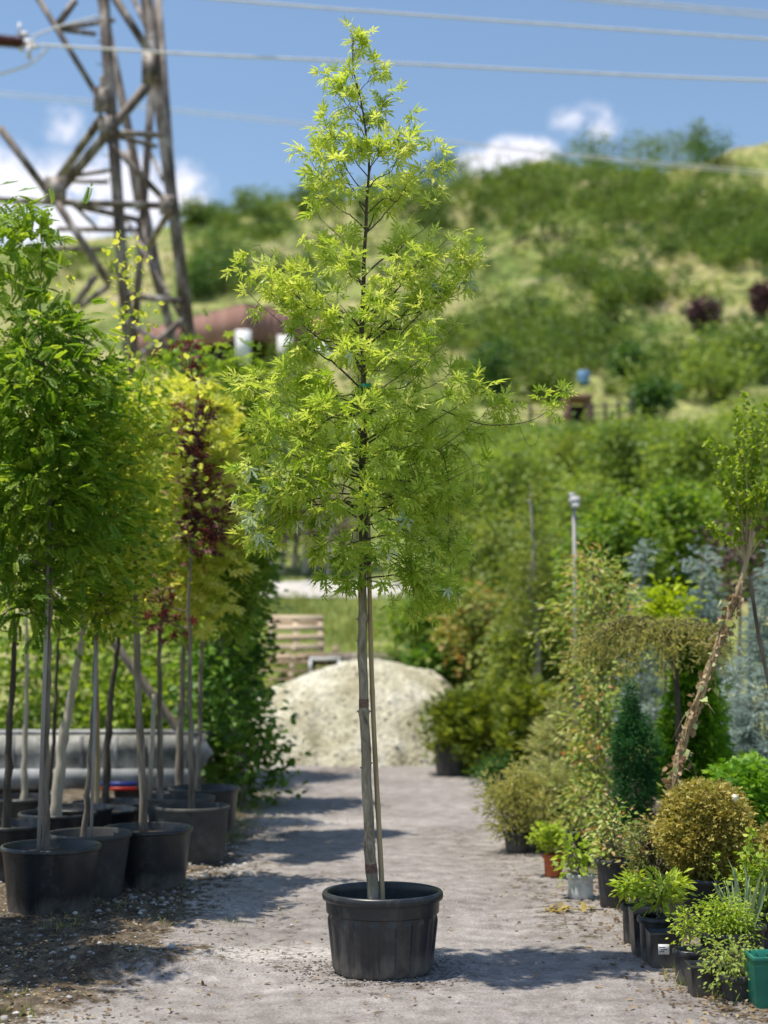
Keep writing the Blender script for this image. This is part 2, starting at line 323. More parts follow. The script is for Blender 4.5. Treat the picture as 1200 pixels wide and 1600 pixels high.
def scuffed():
    m, t, o = newmat('scuffed_black_plastic'); lk = t.links.new; tcn = N(t, 'ShaderNodeTexCoord')
    def noise(s, d, st, dist=0):
        mp = N(t, 'ShaderNodeMapping'); mp.inputs['Scale'].default_value = st; lk(tcn.outputs['Object'], mp.inputs[0]); n = N(t, 'ShaderNodeTexNoise'); n.inputs['Scale'].default_value = s; n.inputs['Detail'].default_value = d; n.inputs['Roughness'].default_value = .7; n.inputs['Distortion'].default_value = dist; lk(mp.outputs[0], n.inputs[0]); return n.outputs['Fac']
    base = ramp(t, [(.35,(.012,.014,.018)),(.6,(.026,.028,.032))], noise(6, 6, (1, 1, 1)))
    sx = N(t, 'ShaderNodeSeparateXYZ'); lk(tcn.outputs['Object'], sx.inputs[0]); zz = N(t, 'ShaderNodeMapRange'); zz.inputs['From Min'].default_value = .13; zz.inputs['From Max'].default_value = .0; zz.inputs['To Min'].default_value = 0; zz.inputs['To Max'].default_value = .34; lk(sx.outputs['Z'], zz.inputs[0])
    dn = noise(9, 9, (1, 1, .5), .8); ad = N(t, 'ShaderNodeMath', operation='ADD'); lk(dn, ad.inputs[0]); lk(zz.outputs[0], ad.inputs[1])
    dm = N(t, 'ShaderNodeMapRange', interpolation_type='SMOOTHSTEP'); dm.inputs['From Min'].default_value = .50; dm.inputs['From Max'].default_value = .84; dm.inputs['To Max'].default_value = .55; lk(ad.outputs[0], dm.inputs[0])
    sc = N(t, 'ShaderNodeMapRange'); sc.inputs['From Min'].default_value = .66; sc.inputs['From Max'].default_value = .74; sc.inputs['To Max'].default_value = .35; lk(noise(34, 4, (1, 1, .12), .3), sc.inputs[0])
    mxx = N(t, 'ShaderNodeMath', operation='MAXIMUM'); lk(dm.outputs[0], mxx.inputs[0]); lk(sc.outputs[0], mxx.inputs[1])
    mx = N(t, 'ShaderNodeMix', data_type='RGBA'); lk(mxx.outputs[0], mx.inputs['Factor']); lk(base, mx.inputs['A']); mx.inputs['B'].default_value = (.20,.18,.155,1)
    p = N(t, 'ShaderNodeBsdfPrincipled'); p.inputs['Specular IOR Level'].default_value = .5; lk(mx.outputs['Result'], p.inputs['Base Color']); rr = N(t, 'ShaderNodeMapRange'); rr.inputs['To Min'].default_value = .36; rr.inputs['To Max'].default_value = .85; lk(mxx.outputs[0], rr.inputs[0]); lk(rr.outputs[0], p.inputs['Roughness'])
    b = N(t, 'ShaderNodeBump'); b.inputs['Strength'].default_value = .25; b.inputs['Distance'].default_value = .003; lk(dn, b.inputs['Height']); lk(b.outputs[0], p.inputs['Normal']); lk(p.outputs[0], o.inputs[0]); return m
M['plastic'] = scuffed(); M['plasticdusty'] = scuffed()
M['terra'] = noisemat('terracotta_plastic', [(.3,(.38,.09,.03)),(.7,(.55,.16,.06))], 8, 5, .6, .2, .002)
M['whiteb'] = noisemat('white_bucket_plastic', [(.35,(.30,.31,.28)),(.5,(.62,.64,.62)),(.7,(.8,.8,.8))], 9, 6, .4, .1, .002)
M['tealb'] = noisemat('teal_plastic', [(.3,(.01,.14,.10)),(.7,(.025,.24,.17))], 6, 5, .4, .15, .002, spec=.5)
M['soil'] = noisemat('potting_soil', [(.3,(.02,.014,.01)),(.55,(.055,.04,.03)),(.8,(.13,.10,.075))], 40, 8, .95, .9, .02)
M['paper'] = noisemat('paper_label', [(.3,(.7,.7,.7)),(.6,(.85,.85,.85))], 40, 3, .6, .1)
M['paperdim'] = noisemat('grey_lamp_housing', [(.3,(.4,.4,.42)),(.6,(.55,.55,.57))], 10, 3, .6, .1)
M['ink'] = noisemat('label_ink', [(.3,(.04,.04,.04)),(.6,(.1,.1,.1))], 40, 3, .6, .1)
M['steel'] = noisemat('weathered_pylon_steel', [(.36,(.045,.034,.03)),(.47,(.12,.095,.085)),(.56,(.24,.21,.20)),(.66,(.46,.43,.43))], 3.4, 9, .6, .4, .01, (1, 1, .3), metal=.1)
M['cable'] = noisemat('aluminium_cable', [(.3,(.62,.60,.66)),(.7,(.78,.76,.8))], 3, 3, .5, .1)
M['ceramic'] = noisemat('brown_insulator', [(.3,(.06,.014,.012)),(.7,(.12,.03,.022))], 6, 3, .2, .1, spec=.6)
M['cladding'] = noisemat('brown_cladding', [(.3,(.22,.115,.095)),(.55,(.33,.185,.155)),(.8,(.42,.26,.22))], 1.2, 5, .8, .2, .02, (3, 3, .2))
M['whitewall'] = noisemat('white_plaster', [(.3,(.68,.68,.7)),(.7,(.82,.82,.84))], 2, 4, .8, .1)
M['darkvoid'] = noisemat('dark_timber_and_shade', [(.3,(.03,.028,.03)),(.7,(.08,.07,.07))], 2, 4, .9, .1)  # dark timber; also colours the block that stands in for shade under the building
M['wood'] = noisemat('pale_pallet_wood', [(.3,(.34,.25,.17)),(.55,(.55,.43,.31)),(.8,(.68,.58,.45))], 5, 6, .8, .3, .005, (.3, 2, 2))
M['trailer'] = noisemat('weathered_trailer_panel', [(.38,(.12,.12,.115)),(.5,(.30,.30,.295)),(.62,(.55,.55,.54))], 2.6, 9, .7, .2, .005)
M['trailerw'] = noisemat('white_trailer_paint', [(.38,(.10,.105,.11)),(.55,(.30,.31,.33)),(.7,(.45,.46,.48))], 2.2, 9, .6, .1, .005)
M['bluep'] = noisemat('blue_paint', [(.3,(.02,.03,.22)),(.7,(.04,.06,.32))], 6, 4, .4, .1)
M['redp'] = noisemat('red_paint', [(.3,(.38,.02,.015)),(.7,(.5,.04,.03))], 6, 4, .4, .1)
M['barrel'] = noisemat('blue_barrel', [(.3,(.10,.22,.42)),(.7,(.2,.35,.55))], 3, 4, .4, .1)
M['stone'] = leafmat('pebble_stone', [(.16,.145,.135),(.36,.34,.33),(.62,.6,.56)], .0, .85)
M['rubble'] = noisemat('crushed_stone', [(.3,(.36,.33,.30)),(.6,(.58,.55,.52))], 9, 8, .9, .6, .05)
def gravelpile_mat():
    m, t, o = newmat('pile_gravel'); tcn = N(t, 'ShaderNodeTexCoord')
    n1 = N(t, 'ShaderNodeTexNoise'); n1.inputs['Scale'].default_value = 2.2; n1.inputs['Detail'].default_value = 6; t.links.new(tcn.outputs['Object'], n1.inputs[0])
    vo = N(t, 'ShaderNodeTexVoronoi'); vo.inputs['Scale'].default_value = 24; t.links.new(tcn.outputs['Object'], vo.inputs[0])
    c1 = ramp(t, [(.35,(.33,.30,.20)),(.5,(.47,.44,.33)),(.7,(.58,.55,.46))], n1.outputs['Fac'])
    hs = N(t, 'ShaderNodeMix', data_type='RGBA', blend_type='OVERLAY'); hs.inputs['Factor'].default_value = .3
    t.links.new(c1, hs.inputs['A']); bw = N(t, 'ShaderNodeRGBToBW'); t.links.new(vo.outputs['Color'], bw.inputs[0]); t.links.new(bw.outputs[0], hs.inputs['B'])
    p = N(t, 'ShaderNodeBsdfPrincipled', i_Roughness=.9); t.links.new(hs.outputs['Result'], p.inputs['Base Color'])
    b = N(t, 'ShaderNodeBump'); b.inputs['Strength'].default_value = .6; b.inputs['Distance'].default_value = .03; t.links.new(vo.outputs['Distance'], b.inputs['Height']); t.links.new(b.outputs[0], p.inputs['Normal'])
    t.links.new(p.outputs[0], o.inputs[0]); return m
M['pile'] = gravelpile_mat()
def yard_mat(name):
    """grey gravel path / dark verge soil, mixed by the 'dirt' attribute of the surface"""
    m, t, o = newmat(name); tcn = N(t, 'ShaderNodeTexCoord'); lk = t.links.new
    def noise(s, d=6, r=.6):
        n = N(t, 'ShaderNodeTexNoise'); n.inputs['Scale'].default_value = s; n.inputs['Detail'].default_value = d; n.inputs['Roughness'].default_value = r; lk(tcn.outputs['Object'], n.inputs[0]); return n.outputs['Fac']
    big = noise(.9, 5); fine = noise(60, 6, .75); mid = noise(7, 7, .65)
    cp = ramp(t, [(.28,(.165,.145,.135)),(.5,(.262,.242,.236)),(.74,(.38,.355,.345))], mid)
    cf = ramp(t, [(.36,(.30,.28,.27)),(.5,(.5,.5,.5)),(.66,(.78,.76,.74))], fine)
    ov = N(t, 'ShaderNodeMix', data_type='RGBA', blend_type='OVERLAY'); ov.inputs['Factor'].default_value = .55; lk(cp, ov.inputs['A']); lk(cf, ov.inputs['B'])
    white = N(t, 'ShaderNodeAttribute', attribute_name='white')
    wm = N(t, 'ShaderNodeMath', operation='MULTIPLY'); lk(white.outputs['Fac'], wm.inputs[0]); wr = ramp(t, [(.4,(0,0,0)),(.55,(1,1,1))], noise(26, 4, .7)); lk(wr, wm.inputs[1])
    bg_ = ramp(t, [(.35,(.38,.37,.36)),(.65,(.62,.62,.62))], big); ob = N(t, 'ShaderNodeMix', data_type='RGBA', blend_type='OVERLAY'); ob.inputs['Factor'].default_value = .7; lk(ov.outputs['Result'], ob.inputs['A']); lk(bg_, ob.inputs['B']); ov = ob
    w = N(t, 'ShaderNodeMix', data_type='RGBA'); lk(wm.outputs[0], w.inputs['Factor']); lk(ov.outputs['Result'], w.inputs['A']); w.inputs['B'].default_value = (.50,.47,.445,1)
    cd = ramp(t, [(.30,(.035,.027,.02)),(.47,(.085,.066,.047)),(.58,(.15,.12,.085)),(.72,(.30,.25,.18))], mid)
    cd2 = N(t, 'ShaderNodeMix', data_type='RGBA', blend_type='OVERLAY'); cd2.inputs['Factor'].default_value = .8; lk(cd, cd2.inputs['A']); lk(cf, cd2.inputs['B'])
    dirt = N(t, 'ShaderNodeAttribute', attribute_name='dirt')
    dm = N(t, 'ShaderNodeMath', operation='ADD'); lk(dirt.outputs['Fac'], dm.inputs[0])
    dn = N(t, 'ShaderNodeMapRange'); dn.inputs['From Min'].default_value = .35; dn.inputs['From Max'].default_value = .65; dn.inputs['To Min'].default_value = -.45; dn.inputs['To Max'].default_value = .45; lk(noise(11, 7, .7), dn.inputs[0]); lk(dn.outputs[0], dm.inputs[1])
    ds = N(t, 'ShaderNodeMapRange', interpolation_type='SMOOTHSTEP'); ds.inputs['From Min'].default_value = .3; ds.inputs['From Max'].default_value = .75; lk(dm.outputs[0], ds.inputs[0])
    mx = N(t, 'ShaderNodeMix', data_type='RGBA'); lk(ds.outputs[0], mx.inputs['Factor']); lk(w.outputs['Result'], mx.inputs['A']); lk(cd2.outputs['Result'], mx.inputs['B'])
    p = N(t, 'ShaderNodeBsdfPrincipled', i_Roughness=.92); p.inputs['Specular IOR Level'].default_value = .2; lk(mx.outputs['Result'], p.inputs['Base Color'])
    vo = N(t, 'ShaderNodeTexVoronoi'); vo.inputs['Scale'].default_value = 70; lk(tcn.outputs['Object'], vo.inputs[0])
    ad = N(t, 'ShaderNodeMath', operation='ADD'); lk(fine, ad.inputs[0]); lk(vo.outputs['Distance'], ad.inputs[1])
    b = N(t, 'ShaderNodeBump'); b.inputs['Strength'].default_value = .8; b.inputs['Distance'].default_value = .008; lk(ad.outputs[0], b.inputs['Height']); lk(b.outputs[0], p.inputs['Normal'])
    lk(p.outputs[0], o.inputs[0]); return m
M['yard'] = yard_mat('gravel_yard')
def terrain_mat():
    m, t, o = newmat('hill_grassland'); tcn = N(t, 'ShaderNodeTexCoord'); lk = t.links.new
    def noise(s, d=6, r=.6, st=(1,1,1)):
        mp = N(t, 'ShaderNodeMapping'); mp.inputs['Scale'].default_value = st; lk(tcn.outputs['Object'], mp.inputs[0])
        n = N(t, 'ShaderNodeTexNoise'); n.inputs['Scale'].default_value = s; n.inputs['Detail'].default_value = d; n.inputs['Roughness'].default_value = r; lk(mp.outputs[0], n.inputs[0]); return n.outputs['Fac']
    c0 = ramp(t, [(.36,(.10,.15,.04)),(.46,(.18,.22,.065)),(.55,(.26,.27,.10)),(.66,(.38,.33,.17))], noise(.16, 9, .65, (1, .6, 1)))
    c1 = ramp(t, [(.38,(.16,.16,.16)),(.5,(.5,.5,.5)),(.62,(.82,.82,.8))], noise(.9, 9, .8, (1, .5, 1)))
    ov_ = N(t, 'ShaderNodeMix', data_type='RGBA', blend_type='OVERLAY'); ov_.inputs['Factor'].default_value = .7; lk(c0, ov_.inputs['A']); lk(c1, ov_.inputs['B']); c = ov_.outputs['Result']
    sand = N(t, 'ShaderNodeAttribute', attribute_name='sand')
    sn = N(t, 'ShaderNodeMapRange', interpolation_type='SMOOTHSTEP'); sn.inputs['From Min'].default_value = .5; sn.inputs['From Max'].default_value = .64; lk(noise(.11, 7, .65), sn.inputs[0])
    sm = N(t, 'ShaderNodeMath', operation='MULTIPLY'); lk(sand.outputs['Fac'], sm.inputs[0]); lk(sn.outputs[0], sm.inputs[1])
    mx = N(t, 'ShaderNodeMix', data_type='RGBA'); lk(sm.outputs[0], mx.inputs['Factor']); lk(c, mx.inputs['A']); mx.inputs['B'].default_value = (.58,.45,.31,1)
    p = N(t, 'ShaderNodeBsdfPrincipled', i_Roughness=.95); p.inputs['Specular IOR Level'].default_value = .1; lk(mx.outputs['Result'], p.inputs['Base Color'])
    b = N(t, 'ShaderNodeBump'); b.inputs['Strength'].default_value = .6; b.inputs['Distance'].default_value = .4; lk(noise(1.5, 8), b.inputs['Height']); lk(b.outputs[0], p.inputs['Normal'])
    lk(p.outputs[0], o.inputs[0]); return m
M['terrain'] = terrain_mat()

# ------------------------------------------------------------ terrain
ZR = np.array([0, 21, 22.5, 24, 26, 28, 31, 34, 36, 38, 45, 60, 80, 110, 150, 156, 175, 220, 400, 1200])
ZZ = np.array([-.05, -.05, 0, .25, 1.0, 1.65, 2.5, 2.85, 3.05, 3.5, 5.5, 9.8, 15.3, 27, 46, 47.5, 46, 38, 20, 0])
SKU = np.array([-1500, -300, 60, 200, 300, 420, 480, 560, 700, 760, 850, 950, 1050, 1200, 1400, 2600])
SKV = np.array([480, 400, 372, 352, 335, 312, 300, 292, 280, 272, 246, 236, 244, 212, 190, 260])
def terrain(x, y):
    x = np.asarray(x, float); y = np.asarray(y, float)
    t = x/np.maximum(y, 20); u = 600+t*F*.99
    k = (1010-np.interp(u, SKU, SKV))/(1010-292.)
    z = np.interp(y, ZR, ZZ); b = np.clip((y-45)/75, 0, 1); b = b*b*(3-2*b)
    z = z*(1-b+b*k)
    fade = np.clip((y-30)/60, 0, 1)
    z = z+np.clip((y-55)/40, 0, 1)*(vnoise(x*.11+3, y*.16, 14, 3)-.5)*3.2*(y < 190)
    z = z+fade*(vnoise(x*.05+9, y*.05, 3, 4)-.5)*3.2*np.clip((y-30)/100, 0, 1)+fade*(vnoise(x*.25, y*.25, 8, 3)-.5)*.8
    z = z-np.clip(np.abs(x)-8, 0, 4)/4*0*z
    return z
def hit(u, v):
    """where the ray of pixel u, v meets the hillside"""
    d = raydir(u, v); d = np.array(d)/d.y
    ys = np.arange(23, 190, .5); x = d[0]*ys; zr = CH+d[2]*ys; zt = terrain(x, ys)
    i = np.argmax(zt >= zr)
    if zt[i] < zr[i]: i = int(np.argmin(zr-zt))
    return np.array((x[i], ys[i], zt[i]))
ys = np.concatenate([np.linspace(-40, 20, 16), np.linspace(21, 60, 80), np.linspace(61, 190, 160), np.linspace(200, 1200, 30)])
xs = np.concatenate([np.linspace(-900, -110, 16), np.linspace(-100, -42, 30), np.linspace(-40, 60, 170), np.linspace(62, 120, 30), np.linspace(130, 900, 16)])
Xg, Yg = np.meshgrid(xs, ys); Zg = terrain(Xg, Yg)
def grid_faces(ny, nx):
    i = np.arange(ny-1)[:, None]*nx+np.arange(nx-1)[None]; i = i.ravel(); return np.stack([i, i+1, i+nx+1, i+nx], 1)
Ug = 600+Xg/np.maximum(Yg, 20)*F
Vg = 1010-(Zg-CH)/np.maximum(Yg, 5)*F
sand = np.clip((Yg-60)/60, 0, 1)*.45
for (u, v, a, b, s) in [(1090,300,140,45,1.6),(960,240,130,14,1.4),(440,318,90,16,2.2),(560,420,60,12,1.4),(800,470,90,10,1.2),(1100,470,110,10,1.2),(330,350,30,20,2.0),(310,375,60,30,.9),(880,375,120,25,.8),(1150,230,70,40,1.3),(760,270,60,20,1),(900,400,200,14,.5),(440,350,60,20,1)]:
    sand = np.maximum(sand, s*np.exp(-((Ug-u)/a)**2-((Vg-v)/b)**2)*(Yg > 60)*(Yg < 200))
sand = np.where((Yg > 30) & (Yg < 50), .0, sand)
g = mesh('ground', np.stack([Xg, Yg, Zg], -1).reshape(-1, 3), grid_faces(len(ys), len(xs)), M['terrain'], smooth=True, attrs=dict(sand=sand.ravel()))
tag(g, kind='structure')
# near yard: one fine sheet split into path and verge
yy = [4.0]
while yy[-1] < 22.6: yy.append(yy[-1]+.018+max(0, yy[-1]-6)*.0045)
yy = np.array(yy); xx = np.concatenate([np.linspace(-8, -3.1, 60), np.arange(-3, 3, .024), np.linspace(3.02, 8, 60)])
X, Y = np.meshgrid(xx, yy)
xl = np.interp(Y, [4, 6.6, 7.8, 9.5, 11.9, 15.9, 19, 22.6], [-1.7, -1.42, -1.05, -.95, -1.12, -1.22, -1.5, -2.4])
xr = np.interp(Y, [4, 6.5, 8.7, 11.6, 15.9, 20, 22.6], [1.75, 1.55, 1.5, 1.4, 1.25, 1.2, 2.0])
dl = xl-X+(vnoise(X*2.2, Y*2.2, 21, 4)-.5)*.8; dr = X-xr+(vnoise(X*2.5, Y*2.5, 31, 4)-.5)*.5
dd = np.maximum(dl, dr); dirt = np.clip(dd/.5+.35, 0, 1)
dirt = np.maximum(dirt, .42*np.clip((vnoise(X*2.0, Y*.45, 91, 4)-.5)*4, 0, 1)); dirt = np.maximum(dirt, .45*np.exp(-((X-.05)/.42)**2-((Y-7.45)/.28)**2))
bump = (vnoise(X*3, Y*3, 41, 3)-.5)*.012+(vnoise(X*22, Y*22, 43, 3)-.5)*.009
rough = (vnoise(X*5, Y*5, 51, 4))*.05*np.clip(dirt-.3, 0, 1)+(vnoise(X*30, Y*30, 53, 2)-.5)*.022*np.clip(dirt, .12, 1)
heap = .09*np.exp(-((X+1.25)/.5)**2-((Y-7.75)/.22)**2)*(.6+.8*vnoise(X*12, Y*12, 61, 3))
rut = sum(np.exp(-((X-c-.06*np.sin(Y*.6))/.16)**2) for c in (-.62, .72)); bump = bump-.012*rut+(vnoise(X*1.3, Y*.5, 45, 3)-.5)*.02
Z = bump+rough+heap
white = np.clip(1.5*np.exp(-((X+.55)/.6)**2-((Y-8.15)/.2)**2)+1.0*np.exp(-((X+1.2)/.45)**2-((Y-9.6)/.35)**2)+1.1*np.exp(-((X+1.25)/.35)**2-((Y-11.5)/1.2)**2)+.9*np.exp(-((X+.6)/.9)**2-((Y-14.2)/.25)**2)+.25*np.exp(-((X+1.6)/.5)**2-((Y-6.6)/.3)**2)*3, 0, 1)*.95
Vn = np.stack([X, Y, Z], -1).reshape(-1, 3); Fq = grid_faces(len(yy), len(xx)); dv = (dd.ravel())[Fq].mean(1)
at = dict(dirt=dirt.ravel(), white=white.ravel())
def submesh(name, sel):
    f = Fq[sel]; used, inv = np.unique(f, return_inverse=True); f = inv.reshape(f.shape)
    return tag(mesh(name, Vn[used], f, M['yard'], smooth=True, attrs={k: a[used] for k, a in at.items()}), kind='structure')
submesh('path', dv < .0); submesh('verge', dv >= .0)
def yz(x, y):
    i = int(np.clip(np.searchsorted(yy, y), 0, len(yy)-1)); j = int(np.clip(np.searchsorted(xx, x), 0, len(xx)-1)); return float(Z[i, j])

# stones and litter on the yard (stuff)
def icos():
    p = (1+5**.5)/2; v = np.array([(-1,p,0),(1,p,0),(-1,-p,0),(1,-p,0),(0,-1,p),(0,1,p),(0,-1,-p),(0,1,-p),(p,0,-1),(p,0,1),(-p,0,-1),(-p,0,1)], float)/1.9
    f = [(0,11,5),(0,5,1),(0,1,7),(0,7,10),(0,10,11),(1,5,9),(5,11,4),(11,10,2),(10,7,6),(7,1,8),(3,9,4),(3,4,2),(3,2,6),(3,6,8),(3,8,9),(4,9,5),(2,4,11),(6,2,10),(8,6,7),(9,8,1)]
    return v, np.array(f)
def stones(name, pos, size, tint, rng, label):
    v, f = icos(); n = len(pos); sq = rng.uniform(.5, 1.1, (n, 1, 3))*np.array((1, 1, .6)); a = rng.random(n)*6.28
    w = v[None]*(1+rng.normal(size=(n, 12, 1))*.14)*sq*np.asarray(size)[:, None, None]
    c, s = np.cos(a)[:, None], np.sin(a)[:, None]; w = np.stack([w[..., 0]*c-w[..., 1]*s, w[..., 0]*s+w[..., 1]*c, w[..., 2]], -1)
    V = (pos[:, None]+w).reshape(-1, 3); T = (np.arange(n)[:, None, None]*12+f[None]).reshape(-1, 3)
    return tag(mesh(name, V, T, M['stone'], tint=np.repeat(tint, 12)), label, 'stones', kind='stuff')
rng = np.random.default_rng(5)
n = 26000; px = rng.uniform(-4, 3.5, n); py = 5+rng.random(n)**1.4*16
w = np.array([np.interp(py, yy, np.arange(len(yy)))]).astype(int)[0]; jx = np.clip(np.searchsorted(xx, px), 0, len(xx)-1)
dloc = dirt[w, jx]; wl = white[w, jx]
keep = rng.random(n) < (.08+.6*np.clip(dloc, 0, 1)*np.exp(-np.clip(dloc-1, 0, 9))+.9*wl)
px, py, w, jx, dloc, wl = [q[keep] for q in (px, py, w, jx, dloc, wl)]
sz = rng.lognormal(-5.0, .5, len(px))*(.6+.8*np.clip(dloc, 0, 1)+.5*wl); sz = np.clip(sz, .003, .035)
pz = Z[w, jx]+sz*.15
stones('pebbles', np.stack([px, py, pz], 1), sz, np.clip(rng.normal(.38, .22, len(px))+.3*wl, 0, 1), rng, 'loose grey and white pebbles scattered over the path and its edges')
n = 900; a_ = rng.random(n)*6.28; r_ = .24+np.abs(rng.normal(0, .16, n)); px = .0+r_*np.cos(a_); py = 7.7+r_*np.sin(a_)*.8; sz = rng.uniform(.003, .011, n); pz = np.array([yz(a, b) for a, b in zip(px, py)])+sz*.2
tag(stones('soil_crumbs', np.stack([px, py, pz], 1), sz, rng.random(n)*.12, rng, 'x'), 'dark crumbs of soil spilled around the foot of the ribbed pot', 'soil', kind='stuff')
n = 5200; px = np.concatenate([rng.normal(-1.9, .55, n), rng.normal(1.5, .2, 2600), rng.uniform(-1.2, 1.6, 350)]); py = np.concatenate([5.6+rng.random(n)**1.5*8, 6+rng.random(2600)*7, 6+rng.random(350)*5])
pz = np.array([yz(a, b) for a, b in zip(px, py)])+.006
lf = leaves('leaf_litter', np.stack([px, py, pz], 1), np.concatenate([rng.normal(size=(len(px), 2)), rng.normal(size=(len(px), 1))*.25], 1), rng.uniform(.012, .04, len(px)), 'oval', M['dry'], None, rng.random(len(px)), rng, 2.)
tag(lf, 'dry brown fallen leaves littering both edges of the path', 'leaf litter', kind='stuff')
def grass_tufts(name, pts, nb, hgt, mat, label, spread=.05):
    n = len(pts)*nb; b = np.repeat(np.asarray(pts, float), nb, 0)+rng.normal(size=(n, 3))*np.array((spread, spread, 0))
    d = rng.normal(size=(n, 3))*.35+np.array((0, 0, 1)); return tag(leaves(name, b, d, rng.uniform(.5, 1.1, n)*hgt, 'blade', M[mat], None, rng.random(n), rng, 0), label, 'grass', kind='stuff')
pts = [(rng.normal(-1.35, .15), rng.uniform(12.5, 17), .01) for _ in range(90)]+[(rng.normal(-1.75, .3), rng.uniform(8.5, 13), .01) for _ in range(40)]+[(rng.normal(1.6, .12), rng.uniform(7, 14), .01) for _ in range(70)]+[(rng.normal(-1.75, .15), rng.uniform(6.6, 7.1), .01) for _ in range(16)]
grass_tufts('verge_grass', pts, 14, .07, 'grass', 'thin yellow green grass and weeds along the path edges')
pts = []
for _ in range(5200):
    x = rng.uniform(-6, 5); y = rng.uniform(23.5, 36); 
    if 31.3 < y < 35.5 and rng.random() < .93: continue
    pts.append((x, y, terrain(x, y)))
grass_tufts('bank_grass', pts, 7, .22, 'grass', 'yellow green grass covering the low bank behind the gravel pile', .09)

# ------------------------------------------------------------ pots
def pot_prof(rt, rb, h, lip=.012, lh=.035):
    body = [(0, .0), (rb*.96, 0), (rb, .006)]+[(rb+(rt-lip-rb)*k, .006+(h-lh-.006)*k) for k in (.25, .5, .75, .96, 1)]
    return body
def pot(parent, rt, rb, h, mat='plastic', seg=40, soil=.86, lip=.012, lh=.03, zsc=(0, 0, 0), rim_mat=None):
    b = MB(); b.lathe(pot_prof(rt, rb, h, lip, lh)+[(rt-lip*1.3, h-lh*.2), (rt-lip*1.5-.004, h-lh), (rb*.9, .02)], seg, center=zsc)
    p = b.build('pot', M[mat], parent, smooth=True)
    e = p.modifiers.new('e', 'EDGE_SPLIT'); e.split_angle = R(40)
    r = MB(); k = lip*.5
    r.lathe([(rt-lip-.001, h-lh-.002), (rt-k*.4, h-lh), (rt, h-lh+k), (rt, h-k), (rt-k, h), (rt-lip-.002, h), (rt-lip-.006, h-k), (rt-lip-.006, h-lh)], seg, center=zsc)
    q = r.build('rim', M[rim_mat or mat], p, smooth=True); e = q.modifiers.new('e', 'EDGE_SPLIT'); e.split_angle = R(50)
    zs = h*soil; rs = (rb+(rt-lip*1.6-rb)*soil)-.003
    s = MB(); s.lathe([(rs, zs-.01), (rs*.8, zs+.004), (rs*.5, zs+.012), (rs*.2, zs+.008), (0.001, zs+.015)], seg, mod=lambda a, z, r_: .02*r_*np.sin(5*a+z*300), center=zsc)
    s.build('soil', M['soil'], parent, smooth=True); return p

# ------------------------------------------------------------ the main tree
def catmull(pts, n):
    pts = np.asarray(pts, float); t = np.linspace(0, len(pts)-1, n); i = np.clip(t.astype(int), 0, len(pts)-2); f = (t-i)[:, None]
    p0 = pts[np.clip(i-1, 0, None)]; p1 = pts[i]; p2 = pts[i+1]; p3 = pts[np.clip(i+2, None, len(pts)-1)]
    return .5*((2*p1)+(-p0+p2)*f+(2*p0-5*p1+4*p2-p3)*f*f+(-p0+3*p1-3*p2+p3)*f**3)
hbark = M['herobark'].copy(); hbark.name = 'maple_bark_young_and_old'
_t = hbark.node_tree; _p = [n for n in _t.nodes if n.type == 'BSDF_PRINCIPLED'][0]; _r = [n for n in _t.nodes if n.type == 'VALTORGB'][0]
_a = N(_t, 'ShaderNodeAttribute', attribute_name='tint'); _m = N(_t, 'ShaderNodeMix', data_type='RGBA'); _t.links.new(_a.outputs['Fac'], _m.inputs['Factor']); _m.inputs['A'].default_value = (.075, .06, .042, 1); _t.links.new(_r.outputs[0], _m.inputs['B']); _t.links.new(_m.outputs['Result'], _p.inputs['Base Color'])
